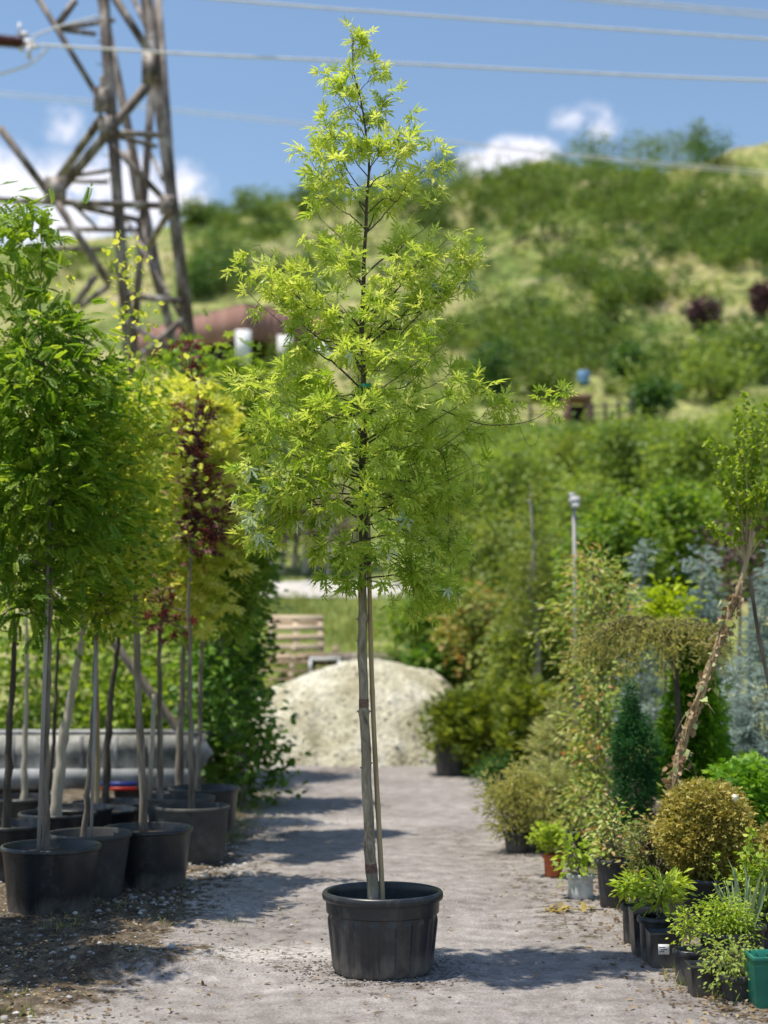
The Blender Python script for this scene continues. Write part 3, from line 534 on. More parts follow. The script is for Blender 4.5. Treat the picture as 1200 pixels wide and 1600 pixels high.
def hero():
    rng = np.random.default_rng(11); rnd = random.Random(4)
    D = 7.7; base = P(598, 1505, D); base[2] = .004
    t = thing('potted_maple_tree', 'tall bright yellow green cut leaf maple alone in a ribbed black pot mid path', 'tree', base)
    # pot with arched flutes
    H, RT, RB = .392, .296, .236
    def mod(a, z, r):
        q = (a*20/(2*np.pi)) % 1.; c = np.abs(q-.5)*2                      # 0 at flute centre
        top = .268-.035*c**2; m = 1/(1+np.exp((c-.52)*22)); k = 1/(1+np.exp((z-top)*170)); k2 = 1/(1+np.exp(-(z-.016)*300))
        return .0095*m*k*k2
    prof = [(0.001, .0), (RB-.012, 0), (RB-.004, .003), (RB, .01)]+[(RB+(.266-RB)*k, .01+.265*k) for k in np.linspace(.02, 1, 34)]+[(.267, .283), (.277, .289), (.2785, .31), (.280, .345), (.281, .352)]
    b = MB(); b.lathe(prof, 360, mod=lambda a, z, r: mod(a, z, r) if .005 < z < .28 else 0*a)
    p = b.build('pot', M['plastic'], t, smooth=True); e = p.modifiers.new('e', 'EDGE_SPLIT'); e.split_angle = R(45)
    rp = [(.279, .350), (.292, .350), (.2955, .353), (.298, .360), (.2985, .372), (.2965, .382), (.291, .389), (.284, .391), (.277, .389), (.2735, .383), (.272, .35), (.262, .26), (.25, .2)]
    b = MB(); b.lathe(rp, 128); b.build('rim', M['plastic'], p, smooth=True)
    b = MB(); b.lathe([(.262, .285), (.2, .300), (.1, .305), (.001, .312)], 64, mod=lambda a, z, r: .006*np.sin(7*a+r*90)); b.build('soil', M['soil'], t, smooth=True)
    # trunk
    tp = [(583,1425,.0),(582,1393,0),(577,1290,0),(571,1180,0),(568,1080,0),(567,970,0),(566,900,.0),(567,760,.01),(568,640,0),(566,520,0),(569,430,-.01),(571,340,0),(576,262,0),(572,200,0),(562,150,.01),(552,105,0),(550,58,0)]
    T = np.array([P(u, v, D+dy)-base for u, v, dy in tp]); T[0, 2] = .29
    tr = catmull(T, 240); tr[:, 0] += .003*np.sin(tr[:, 2]*7)+.002*np.sin(tr[:, 2]*19); 
    vv = np.interp(np.linspace(0, 1, 240), np.linspace(0, 1, len(tp)), [q[1] for q in tp])
    rad = np.interp(vv, [50, 150, 300, 450, 600, 760, 900, 1100, 1300, 1390, 1425], [.0022, .004, .007, .0105, .0138, .018, .0212, .0235, .0262, .030, .034])
    for kv, am in [(968,.006),(1008,.003),(1030,.003),(1113,.006),(1172,.002),(1240,.002),(1325,.003),(880,.004),(820,.003),(1355,.002)]:
        rad = rad+am*np.exp(-((vv-kv)/4.5)**2)
    b = MB(); b.tube(tr, rad, 20); ag = np.repeat(np.clip((vv-860)/90, 0, 1), 20); trunk = mesh('trunk', b.V[0], np.array(b.T), hbark, t, smooth=True, tint=ag)
    def at(v):
        i = int(np.argmin(np.abs(vv-v))); return tr[i], rad[i]
    # patches of reddish bark tape
    for v0 in (1103, 1352):
        i0, i1 = [int(np.argmin(np.abs(vv-q))) for q in (v0+5, v0-6)]
        if i1-i0 < 2: i1 = i0+2
        b = MB(); b.tube(tr[i0:i1+1], rad[i0:i1+1]+.0012, 20, cap=False); b.build('bark_scar', noisemat('reddish_bark', [(.35,(.09,.055,.04)),(.6,(.21,.13,.095)),(.7,(.28,.22,.17))], 50, 6), t, smooth=True)
    # knots
    for v, side in [(968,-1),(968,1),(1008,-1),(1113,1),(1113,-1),(1190,1),(1200,-1)]:
        c, r = at(v); b = MB(); b.tube([c+np.array((side*r*.6, -.005, 0)), c+np.array((side*(r+.006), -.01, .004))], [.008, .003], 8)
        b.build('knot', M['herobark'], trunk, smooth=True)
    # bamboo stake
    SPts = [P(u, v, D+.03+dy)-base for u, v, dy in [(597,1425,-.03),(597,1393,-.02),(592,1290,0),(586,1180,0),(581,1060,0),(578,950,0),(576,850,.0),(574,760,.0),(571,680,.0),(569,600,.0)]]
    SPts[0][2] = .29; sp = catmull(SPts, 100); sr = np.full(100, .0125); sr[(np.arange(100) % 17) == 8] += .0022; sr *= np.linspace(1.1, .75, 100)
    b = MB(); b.tube(sp, sr, 12); b.build('stake', M['bamboo'], t, smooth=True)
    for v in (605, 652, 775, 846, 1005, 1112):
        c, r = at(v); b = MB(); a = np.linspace(0, 2*np.pi, 24); col = M['tie'] if v < 900 else M['herobark']
        w = .004 if v > 900 else .009
        b.lathe([(1, -w), (1.04, 0), (1, w)], 28); V = b.V[0]; V[:, 0] *= r+.0045+.012; V[:, 1] *= r+.006+.014; V = V+c+np.array((.011, .012, 0)); b.V[0] = V
        if v < 900: b.build('tie', col, t, smooth=True)
    # branches
    tips = [(545,52,0),(562,70,.03),(520,118,0),(598,105,.02),(612,150,-.04),(512,135,-.03),(535,160,.05),(500,200,0),(496,228,.06),(655,190,.0),(640,225,-.08),(465,245,0),(470,285,.1),(695,245,0),(690,275,.1),(600,210,-.1),
      (520,265,-.14),(615,300,.18),(500,345,-.05),(485,372,.12),(705,330,.0),(720,360,-.1),(680,400,.15),(400,385,0),(392,432,-.05),(432,462,.05),(450,425,.14),(385,462,.06),(480,430,-.16),(520,400,-.2),(735,405,0),(742,425,.08),(700,385,-.15),
      (625,420,-.25),(735,452,-.04),(690,445,.2),(530,475,.25),(528,500,-.1),(600,480,-.3),(625,495,.2),(705,530,.05),(400,585,0),(448,578,.08),(375,598,-.06),(405,605,.15),(490,590,-.25),(455,590,-.12),(540,545,-.35),(620,560,-.35),(680,550,-.2),
      (730,585,.1),(755,610,-.1),(768,640,0),(745,655,.2),(700,620,-.28),(650,610,.3),(388,645,.1),(385,690,-.05),(410,665,-.2),(440,650,.3),(500,640,-.35),(560,640,-.42),(620,650,-.38),(390,735,.1),(405,720,-.12),(440,720,.2),(395,775,-.08),(400,800,.1),(386,835,0),(412,835,.12),
      (470,700,-.3),(530,700,-.4),(600,710,-.4),(660,690,-.25),(720,690,.1),(740,735,-.08),(700,720,.25),(480,760,-.18),(450,770,.1),(520,790,-.25),(580,780,-.35),(650,770,-.3),(690,780,.12),(725,790,0),(500,855,-.1),(510,885,.1),(540,860,-.2),(600,850,-.3),(650,840,-.2),(700,850,.08),(715,870,-.05),
      (545,900,-.12),(600,890,-.22),(640,890,.0),(660,905,-.1),(700,905,.1),(690,925,0),(650,935,-.05),(505,820,.15),(715,820,.15),(560,595,.35),(600,740,.35),(520,620,.35),(660,740,.3),(525,535,.3),(560,230,-.08),(585,180,.05),(548,120,-.05)]
    tw = MB(); LP = []; LD = []; LS = []; LT = []; SP = []; SDR = []; SS = []
    def add_leaf(p, d, s, ti, silver=False):
        (SP if silver else LP).append(p); (SDR if silver else LD).append(d); (SS if silver else LS).append(s)
        if not silver: LT.append(ti)
    for (u, v, dy) in tips:
        u = 568+(u-568)*(.97 if v > 330 else .88)
        tip = P(u, v, D+dy)-base; du = abs(u-568)
        if v < 560: sv = v+.62*du+18+30*rnd.random()
        elif v < 760: sv = v+.30*du+10+30*rnd.random()
        else: sv = v-.05*du-15-25*rnd.random()
        sv = min(max(sv, 75), 905); s, sr_ = at(sv)
        ln = np.linalg.norm(tip-s); side = rng.normal(size=3)*.06*ln
        if v < 760: m = s*.5+tip*.5+np.array((0, 0, -.04*ln))+side; arc = [s, s*.75+tip*.25+np.array((0, 0, .02*ln)), m, tip]
        else: arc = [s, s*.7+tip*.3+np.array((0, 0, .11*ln))+side, s*.35+tip*.65+np.array((0, 0, .10*ln)), tip]
        br = catmull(arc, 14); br += rng.normal(size=br.shape)*.006*np.linspace(0, 1, 14)[:, None]; br[0] = s
        tw.tube(br, np.linspace(min(sr_*.55, .0035+.004*ln), .0011, 14), 6, cap=False)
        silver_zone = (u < 470 and v > 690)
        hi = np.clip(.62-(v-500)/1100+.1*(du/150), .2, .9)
        # leaves on the branch and its twigs
        ntw = 3+int(ln*7.5)
        for k in range(ntw):
            f = rng.uniform(.42, 1.0)**.7 if k else 1.0
            i = min(int(f*13), 13); p0 = br[i]; d0 = unit(tip-s)
            d = unit(d0*.7+rng.normal(size=3)*.55+np.array((0, 0, .12 if v < 700 else -.15))); l = rng.uniform(.035, .12)*(1 if ln > .25 else .65)
            q = [p0, p0+d*l*.5+np.array((0, 0, .01)), p0+d*l+np.array((0, 0, -.018))]
            tw.tube(q, [.0016, .0012, .0007], 4, cap=False)
            cb = rng.random()*.3
            for j in range(rng.integers(6, 11)):
                g_ = rng.uniform(.25, 1.05); p = p0+d*l*g_; ld = unit(d*.55+rng.normal(size=3)*.62+np.array((0, 0, -.12)))
                pet = rng.uniform(.015, .045); pe = p+ld*pet; sz = rng.choice((rng.uniform(.035, .06), rng.uniform(.055, .092)), p=(.28, .72))*(1 if v > 150 else .8)
                sil = (silver_zone and rng.random() < .13) or rng.random() < .008
                if sil: ld = unit(ld*.4+np.array((-.1, -.1, -.9)))
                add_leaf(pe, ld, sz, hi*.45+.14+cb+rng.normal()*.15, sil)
    # the long whip to the right and hanging twigs
    def whip(pxs, r0, r1, nl, lsz=.055, ends=()):
        q = catmull([P(u, v, D+dy)-base for u, v, dy in pxs], 24); tw.tube(q, np.linspace(r0, r1, 24), 5, cap=False)
        for _ in range(nl):
            i = rng.integers(8, 24); ld = unit(rng.normal(size=3)+np.array((.1, 0, -.2))); add_leaf(q[i]+ld*.02, ld, lsz*rng.uniform(.6, 1.1), .4+rng.normal()*.15)
        for (u, v, dy, n_) in ends:
            e_ = P(u, v, D+dy)-base
            for _ in range(n_): ld = unit(rng.normal(size=3)+np.array((0, 0, .3))); add_leaf(e_+ld*.022+rng.normal(size=3)*.012, ld, .055*rng.uniform(.7, 1.1), .45+rng.normal()*.15)
    whip([(690,640,0),(750,662,0),(800,663,0),(835,655,0),(855,642,0)], .0035, .0012, 5, .05, [(845,620,0,8),(860,640,0,8),(880,612,0,12),(800,640,0,9),(782,640,0,9),(790,660,0,6),(868,645,0,6)])
    whip([(860,650,0),(872,635,0),(880,612,0)], .0012, .0008, 3)
    whip([(810,663,0),(825,695,0),(838,692,0),(842,680,0)], .0012, .0007, 0)
    whip([(640,720,-.1),(655,770,-.1),(651,840,-.1),(648,900,-.1),(645,940,-.1)], .0025, .001, 10, .05, [(640,955,-.1,6),(610,948,-.1,6)])
    whip([(690,700,.0),(702,760,0),(700,830,0),(705,900,0)], .0025, .001, 18, .055, [(700,925,0,7)])
    whip([(650,880,-.05),(668,905,-.05),(690,945,-.05)], .0018, .0008, 12, .05)
    whip([(600,730,-.2),(598,770,-.2),(620,800,-.2)], .0018, .0008, 6, .05)
    whip([(700,690,0),(735,720,0),(738,770,0),(722,800,0)], .0018, .0008, 8, .05)
    whip([(560,880,-.02),(540,925,-.02),(520,918,-.02),(500,925,-.02)], .0014, .0008, 8, .045)
    tw.build('branches', M['darkbark'], trunk, smooth=True)
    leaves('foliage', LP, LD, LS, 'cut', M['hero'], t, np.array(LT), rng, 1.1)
    leaves('silvery_foliage', SP, SDR, np.array(SS)*1.15, 'cut', M['herosilver'], t, rng.random(len(SP)), rng, .2)['label'] = 'pale silvery undersides of hanging leaves'
    print('hero leaves', len(LP), len(SP))
hero()

# ------------------------------------------------------------ generic potted plant / tree
def plant(name, label, cat, u, Y, box, shape, leaf, size, mat, ncl, per, cr, trunk=None, potd=None, group=None, seed=1, e=.42, lump=.22, droop=.15, up=1.3, bark='bark', tr=.02, nl=30, stake=None, z0=None, tops=None, crown='crown', depth=None, out=1., rise=.35, limb=.008, tintadd=0., ties=()):
    """u, Y: place of the base.  box: (u0, u1, vtop, vbottom) extent of the crown.  trunk: list of (u, v) up the stem."""
    rng = np.random.default_rng(seed); vb = 1400
    if Y < 22.5:
        x = (u-600)/F*Y*(1/ (math.cos(TH)+.2*math.sin(TH))); base = np.array((x, Y, 0.))
    else:
        x = (u-600)/F*Y; base = np.array((x, Y, float(terrain(x, Y))))
    t = thing(name, label, cat, base, group)
    u0, u1, v0, v1 = box; a = P(u0, (v0+v1)/2, Y); b = P(u1, (v0+v1)/2, Y); w = b[0]-a[0]
    zt = P((u0+u1)/2, v0, Y)[2]-base[2]; zb = P((u0+u1)/2, v1, Y)[2]-base[2]; cx = (a[0]+b[0])/2-base[0]
    zb = max(zb, .02)
    C, pos, dirs, tint = foliage(rng, w*.92, zb, zt, shape, ncl, per, cr, e, depth, lump, droop, out)
    C = C+np.array((cx, 0, 0)); pos = pos+np.array((cx, 0, 0)); pos[:, 2] = np.maximum(pos[:, 2], .02)
    if tops:
        for (uu, v_, n_, rr) in tops:
            q = P(uu, v_, Y)-base; pp = q+rng.normal(size=(n_, 3))*rr; pos = np.concatenate([pos, pp]); dirs = np.concatenate([dirs, rng.normal(size=(n_, 3))+np.array((0, 0, .2))]); tint = np.concatenate([tint, .45+.5*rng.random(n_)]); C = np.concatenate([C, [q]])
    leaves(crown, pos, dirs, size*rng.uniform(.65, 1.2, len(pos)), leaf, M[mat], t, tint+tintadd, rng, up)
    ph = potd[2]*.86 if potd else 0.
    if trunk: tpnt = [P(q[0], q[1], Y)-base for q in trunk]
    else: tpnt = [np.array((0, 0, ph)), np.array((cx*.5, 0, (zb+zt)/2*.6+ph*.4)), np.array((cx, 0, zb+(zt-zb)*.9))]
    tpnt[0] = np.array((tpnt[0][0], 0, max(ph-.02, 0.) if trunk is None or potd else -.02))
    if trunk: tpnt.append(np.array((cx*.8+tpnt[-1][0]*.2, 0, max(zb+(zt-zb)*.88, tpnt[-1][2]+.02))))
    q = catmull(tpnt, 30); q += rng.normal(size=q.shape)*.0045*np.array((1, 1, 0))
    mb = MB(); r_ = np.linspace(tr*(1.22 if group == LG else 1), tr*.25, 30)*(1+.07*np.sin(np.arange(30)*1.9)+.10*rng.random(30)); mb.tube(q, r_, 10)
    if nl:
        ax = lambda z: np.array((np.interp(z, q[:, 2], q[:, 0]), np.interp(z, q[:, 2], q[:, 1]), min(max(z, q[0, 2]), q[-1, 2]))); limbs(mb, C, ax, rng, limb, nl, rise)
    mb.build('trunk', M[bark], t, smooth=True)
    if potd: pot(t, *potd)
    if stake:
        (ua, va), (ub, vb_), sm, sr = stake; pa = P(ua, va, Y-.05)-base; pb = P(ub, vb_, Y-.03)-base; pa[2] = ph-.02; mb = MB(); mb.tube([pa, (pa+pb)/2+np.array((.004, 0, 0)), pb], sr, 10); st = mb.build('stake', M[sm], t, smooth=True)
    for k in ties:
        c = np.array((np.interp(k, q[:, 2], q[:, 0]), np.interp(k, q[:, 2], q[:, 1]), k)); mb = MB(); mb.lathe([(tr*.95+.003, -.012), (tr*.95+.006, 0), (tr*.95+.003, .012)], 14, center=c); mb.build('tie', M['tie'], t, smooth=True)
    return t

LG = 'potted trees in the row along the left edge of the path'
PD = (.30, .245, .40, 'plasticdusty')
plant('potted_tree', 'leafy locust tree in the nearest left black pot, tied to a straight grey pole', 'tree', 81, 9.4, (-60,178,480,960), 'ell', 'pin', .125, 'locust', 230, 12, .085, trunk=[(71,1330),(72,1200),(76,1000),(78,880)], potd=(.30,.245,.40,'plasticdusty'), group=LG, seed=21, tr=.021, nl=60, stake=((60,1332),(80,700),'stake',.012), tops=[(50,350,44,.09),(15,350,60,.11),(68,375,24,.06),(20,420,70,.13),(30,480,60,.13),(55,430,30,.08),(0,385,50,.12),(140,560,34,.12),(165,620,30,.12)])
plant('potted_tree', 'slim lime tree in a grey pot partly hidden behind the nearest left pot', 'tree', 140, 9.95, (105,240,560,985), 'egg', 'ovalw', .055, 'lime', 230, 16, .075, trunk=[(130,1310),(140,1200),(148,1050),(156,900)], potd=(.27,.21,.41,'plasticgrey'), group=LG, seed=22, tr=.018, nl=50, stake=((142,1310),(150,1000),'stake',.01), e=.5, lump=.35)
plant('potted_tree', 'tallest thin crowned lime tree with a wispy pale top in a wide black pot', 'tree', 231, 10.4, (150,272,550,950), 'ell', 'ovalw', .055, 'lime', 170, 14, .07, trunk=[(226,1285),(219,1150),(213,1000),(212,880),(206,700),(203,560),(203,470)], potd=(.30,.25,.39,'plasticdusty'), group=LG, seed=23, tr=.022, nl=60, stake=None, tops=[(200,385,14,.05),(212,400,12,.05),(190,432,12,.05),(205,460,16,.06),(180,420,8,.04),(165,395,5,.03),(200,500,22,.08),(215,540,20,.09),(95,450,10,.05),(110,490,16,.06),(235,500,12,.06),(245,560,24,.09),(318,610,16,.05),(300,660,18,.06),(335,700,16,.05),(292,735,14,.05),(325,775,16,.05),(300,830,16,.06),(345,650,14,.05)], tintadd=.2, e=.5)
plant('potted_tree', 'yellow leaved maple with a white banded stake in a dull grey pot', 'tree', 282, 12.2, (212,385,585,985), 'ell', 'maple', .095, 'yellowleaf', 190, 13, .055, trunk=[(250,1255),(250,1150),(250,1000),(262,900)], potd=(.27,.235,.42,'plasticgrey'), group=LG, seed=24, tr=.022, nl=50, stake=((232,1285),(241,1085),'palebark',.018), lump=.35, e=.5)
plant('potted_tree', 'narrow crimson leaved maple standing among yellow green crowns', 'tree', 300, 11.5, (284,336,575,880), 'col', 'maple', .07, 'crimson', 34, 12, .05, trunk=[(300,1240),(297,1100),(296,900)], potd=(.28,.24,.42,'plasticgrey'), group=LG, seed=25, tr=.02, nl=40, lump=.5, tops=[(292,540,22,.05),(296,575,24,.05),(335,745,26,.07),(348,830,34,.07),(340,795,34,.07),(235,930,60,.11),(258,965,60,.11),(290,700,40,.09)])
plant('potted_tree', 'green leaved maple in the farthest black pot of the left row', 'tree', 318, 13.0, (335,412,560,1000), 'egg', 'maple', .09, 'green', 170, 14, .085, trunk=[(308,1230),(312,1150),(318,990),(345,900)], potd=(.30,.25,.42,'plasticdusty'), group=LG, seed=26, tr=.02, nl=40, tintadd=.25, tops=[(345,540,20,.08)])
plant('potted_tree', 'leafy tree with a dark trunk cut off by the left edge', 'tree', 10, 10.7, (-100,80,600,985), 'ell', 'ovalw', .055, 'green', 120, 14, .09, trunk=[(10,1290),(14,1150),(22,960)], potd=(.30,.24,.38,'plasticdusty'), group=LG, seed=27, tr=.026, nl=30, bark='darkbark')
plant('potted_tree', 'tree with thick pale leaning trunk in the second row of left pots', 'tree', 90, 11.6, (50,195,620,1000), 'ell', 'ovalw', .06, 'lime', 130, 14, .09, trunk=[(86,1262),(100,1150),(118,1050),(132,940)], potd=(.29,.24,.36,'plasticdusty'), group=LG, seed=28, tr=.036, nl=30, bark='palebark')
plant('potted_tree', 'tree with tan trunk in a low black pot before the white trailer', 'tree', 150, 12.4, (110,240,640,990), 'ell', 'ovalw', .06, 'green', 90, 14, .09, trunk=[(150,1250),(151,1150),(152,1000)], potd=(.33,.27,.30,'plasticdusty'), group=LG, seed=29, tr=.03, nl=30, bark='bamboo')
plant('potted_tree', 'tree with straight dark trunk leaning right, before the trailer', 'tree', 172, 13.2, (150,260,640,985), 'ell', 'ovalw', .065, 'lime', 80, 14, .09, trunk=[(164,1235),(172,1100),(186,985)], potd=(.33,.27,.28,'plasticdusty'), group=LG, seed=30, tr=.03, nl=30, bark='darkbark')
plant('potted_tree', 'tree with slender pale straight trunk at the far left before the trailer', 'tree', 38, 13.4, (-30,100,700,1010), 'ell', 'ovalw', .07, 'green', 45, 13, .10, trunk=[(38,1225),(40,1150),(42,1040)], potd=(.30,.25,.30,'plasticdusty'), group=LG, seed=31, tr=.026, nl=20, bark='palebark')
plant('potted_tree', 'tree with twisting grey trunk between the trailer end and the maples', 'tree', 284, 13.9, (240,340,700,1000), 'ell', 'maple', .085, 'lime', 80, 14, .10, trunk=[(280,1225),(283,1120),(287,1000)], potd=(.30,.25,.32,'plasticdusty'), group=LG, seed=32, tr=.034, nl=20)
plant('potted_tree', 'tree with a thin dark trunk beside the thick pale leaning trunk', 'tree', 118, 12.0, (60,165,700,1000), 'ell', 'ovalw', .06, 'green', 45, 13, .09, trunk=[(72,1270),(84,1150),(92,1000)], potd=(.29,.24,.36,'plasticdusty'), group=LG, seed=33, tr=.018, nl=20, bark='darkbark')
plant('potted_tree', 'nearest tree of the left row, outside the picture, shading the foreground soil', 'tree', -225, 7.6, (-400, -50, 60, 900), 'egg', 'maple', .09, 'green', 200, 13, .09, potd=(.30,.245,.40,'plasticdusty'), group=LG, seed=90, tr=.024, nl=30, depth=.8)
plant('potted_tree', 'short second tree of the left row, just outside the picture', 'tree', -150, 8.5, (-290, -30, 560, 1000), 'egg', 'maple', .09, 'green', 120, 13, .08, potd=(.30,.245,.40,'plasticdusty'), group=LG, seed=91, tr=.02, nl=30, depth=.7)
# dark leafy column closing the row + leaning pale stem
plant('climber_clad_tree', 'dense dark green column of leaves reaching the ground at the end of the left row', 'tree', 395, 15.5, (318,412,600,1262), 'col', 'ovalw', .10, 'darkgreen', 330, 14, .12, tops=[(415,1150,60,.14),(425,1190,60,.14),(412,1220,50,.14),(440,1165,14,.08)], trunk=[(385,1250),(372,1150),(345,1000)], seed=34, tr=.05, nl=10, bark='palebark', e=.3, tintadd=.22, depth=1.2)
plant('bush', 'bright green bush behind the trailer at the left edge', 'bush', 60, 18.5, (-60,170,960,1215), 'ell', 'ovalw', .11, 'green', 150, 14, .15, seed=35, nl=10, tintadd=.15, group='bushes behind the trailer')
plant('bush', 'bright green bush behind the middle of the trailer', 'bush', 210, 18.0, (120,310,950,1215), 'ell', 'ovalw', .11, 'green', 150, 14, .15, seed=36, nl=10, tintadd=.25, group='bushes behind the trailer')
plant('bush', 'green bush behind the pointed right end of the trailer', 'bush', 320, 17.5, (255,400,960,1215), 'ell', 'ovalw', .11, 'green', 130, 14, .15, seed=37, nl=10, tintadd=.2, group='bushes behind the trailer')

plant('added_shade_tree', 'added tall leafy tree behind the row, shading the far end of the path', 'tree', 300, 18.7, (190,398,550,1010), 'egg', 'ovalw', .11, 'green', 330, 14, .15, trunk=[(300,1230),(300,1100),(298,990)], seed=38, tr=.07, nl=40, limb=.02)  # tree added so its crown casts shade over the far path
# leaning pole among the left row
def pole_thing(name, label, cat, pts, Y, r, mat):
    q = np.array([P(u, v, Y) for u, v in pts]); q[0][2] = 0; b0 = q[0].copy(); mb = MB(); mb.tube(catmull(q-b0, 12), r, 10); return tag(mb.build(name, M[mat], None, True, loc=b0), label, cat)
pole_thing('leaning_pole', 'weathered pole leaning to the left behind the maple trunks', 'pole', [(330,1265),(290,1160),(230,1075),(168,990)], 15.2, .045, 'bark')

# ------------------------------------------------------------ trailer
def trailer():
    Y = 14.6; b0 = P(130, 1270, Y); b0[2] = 0
    t = thing('trailer', 'low weathered white trailer with a blue and red stripe behind the potted trees', 'trailer', b0)
    zt = P(130, 1148, Y)[2]; zm = P(130, 1200, Y)[2]; zl = P(130, 1232, Y)[2]; x0 = P(-60, 1200, Y)[0]-b0[0]; x1 = P(316, 1200, Y)[0]-b0[0]
    m = MB(); m.box(((x0+x1)/2, 0, (zt+zm)/2), (x1-x0, .04, zt-zm)); m.box(((x0+x1)/2, .9, (zt+zm)/2), (x1-x0, .04, zt-zm))
    # pointed flap at the right end
    tipx = P(334, 1172, Y)[0]-b0[0]
    m.add([(x1+.003,-.02,zt-.03),(tipx,-.02,zt-.17),(x1+.003,-.02,zt-.27),(x1+.003,.02,zt-.03),(tipx,.02,zt-.17),(x1+.003,.02,zt-.27)], [(0,2,1),(3,4,5),(0,1,4,3),(1,2,5,4)])
    m.box((x1-.02, .44, (zt+zm)/2-.003), (.036, .83, zt-zm-.01)); m.build('side_panel', M['trailer'], t)
    m = MB(); m.box(((x0+x1)/2, .0, zt+.018), (x1-x0, .07, .03)); n_ = 7
    for i in range(n_): m.box((x0+(x1-x0)*(i+.5)/n_, -.032, (zt+zm)/2-.002), (.035, .022, zt-zm-.012))
    m.build('frame_rail', M['trailerw'], t)
    m = MB(); prof = [(-.02, zm-.004), (-.085, zm-.008), (-.09, zm-.09), (-.07, zl), (.9, zl), (.9, zm-.004)]
    V = [(x, y, z) for x in (x0, x1-.12) for (y, z) in prof]; k = len(prof)
    m.add(V, [tuple(range(k)), tuple(range(k, 2*k))[::-1]]+[(i, i+k, (i+1) % k+k, (i+1) % k) for i in range(k)]); m.build('lower_body', M['trailerw'], t)
    xs0 = P(160, 1230, Y)[0]-b0[0]; xs1 = P(216, 1230, Y)[0]-b0[0]
    m = MB(); m.box(((xs0+xs1)/2, -.085, zl+.05), (xs1-xs0, .012, .035)); m.build('blue_stripe', M['bluep'], t)
    m = MB(); m.box(((xs0+xs1)/2, -.085, zl+.005), (xs1-xs0, .012, .03)); m.build('red_stripe', M['redp'], t)
    for xx_ in (x0+.5, x1-.6):
        m = MB(); m.lathe([(.001, -.08), (.19, -.08), (.24, -.05), (.24, .05), (.19, .08), (.001, .08)], 28); V = m.V[0][:, [0, 2, 1]]+np.array((xx_, .12, .24)); m.V[0] = V; m.build('wheel', M['darkvoid'], t, smooth=True)
trailer()

# ------------------------------------------------------------ gravel pile, pallets, boards
def pile():
    c = np.array((-.28, 22.4, 0)); n = 150; xs_ = np.linspace(-2.6, 2.6, n); ys_ = np.linspace(-2.1, 2.1, n); X, Y = np.meshgrid(xs_, ys_)
    r = np.sqrt((X/2.3)**2+(Y/1.8)**2)*(1+.08*(vnoise(X+9, Y+4, 7, 3)-.5))
    z = 1.36*np.clip(1-r**2.3, -.2, 1); z = z+(vnoise(X*2, Y*2, 71, 4)-.5)*.24-.10*np.abs(vnoise(X*2.6+Y*.4, Y*.7, 73, 3)-.5)*4*np.clip(r, 0, 1)+(vnoise(X*16, Y*16, 75, 2)-.5)*.03
    z = np.where(r > 1.02, -.1, z); global PILE; PILE = (xs_+c[0], ys_+c[1], z)
    tag(mesh('gravel_pile', np.stack([X, Y, z], -1).reshape(-1, 3), grid_faces(n, n), M['pile'], smooth=True, loc=c), 'large mound of pale cream gravel at the end of the path', 'gravel pile')
pile()
n = 2600; a_ = rng.random(n)*6.28; r_ = np.concatenate([rng.random(900)**.5*.95, rng.normal(1.04, .09, n-900)]); px = -.28+r_*2.3*np.cos(a_); py = 22.4+r_*1.8*np.sin(a_); jx_ = np.clip(np.searchsorted(PILE[0], px), 0, 149); iy_ = np.clip(np.searchsorted(PILE[1], py), 0, 149); sz = rng.uniform(.008, .028, n)*np.where(r_ > 1, 1.5, 1); hz_ = np.maximum(PILE[2][iy_, jx_], -.04)
stones('pile_stones', np.stack([px, py, hz_-.002], 1), sz, rng.uniform(.55, 1, n), rng, 'coarse pale stones rolled down around the gravel mound')
def pallet(u, v, Y, label, wv=1.25, rz=.1, tilt=.0):
    q = P(u, v, Y); t = thing('pallet', label, 'pallet', q, 'wooden pallets stacked left of the gravel pile'); t.rotation_euler = (tilt, 0, rz)
    for i in range(5):
        m = MB(); m.box((0, -.42+.21*i, .135), (wv, .1, .018)); m.build('deck_board', M['wood'], t)
    for s in (-1, 0, 1):
        m = MB(); m.box((s*(wv/2-.05), 0, .07), (.09, .95, .1)); m.build('stringer', M['wood'], t)
    for i in (-1, 1):
        m = MB(); m.box((0, i*.43, .009), (wv, .1, .018)); m.build('bottom_board', M['wood'], t)
lab = ['lowest pallet of the stack left of the gravel pile', 'second pallet from the bottom of the stack by the gravel pile', 'third pallet from the bottom of the stack by the gravel pile', 'fourth pallet from the bottom of the stack by the gravel pile', 'topmost full pallet of the stack by the gravel pile']
for i in range(5): pallet(452+2*i, 1075-13.5*i, 25.2, lab[i], 1.45, .05+.03*(i % 2))
pallet(462, 1003, 26.3, 'pallet standing slanted on the grass behind the stack', .95, .1, .9)
m = MB(); m.box((0, 0, .11), (1.5, .12, .2)); m.box((-.2, -.09, .03), (1.6, .05, .05)); q = P(585, 1040, 24.8); tag(m.build('timber_beam', M['bark'], None, loc=q), 'long grey timber beam lying behind the top of the gravel pile', 'beam')
for (u_, v_, w_, lb_) in [(540, 1032, 1.3, 'upper pale timber rail left of the trunk behind the gravel pile'), (622, 1034, .9, 'upper pale timber rail right of the trunk behind the gravel pile')]:
    m = MB(); m.box((0, 0, .04), (w_, .1, .08)); q = P(u_, v_, 25.1); q2 = q.copy(); q2[2] = terrain(q[0], 25.1)-.05
    for sx in (-.4, .4): m.box((sx*w_, .02, (q2[2]-q[2])/2-.0), (.08, .06, q[2]-q2[2]-.002))
    tag(m.build('timber_rail', M['wood'], None, loc=q), lb_, 'rail', 'timber rails behind the gravel pile')
b0 = P(508, 1056, 24.6); m = MB(); 
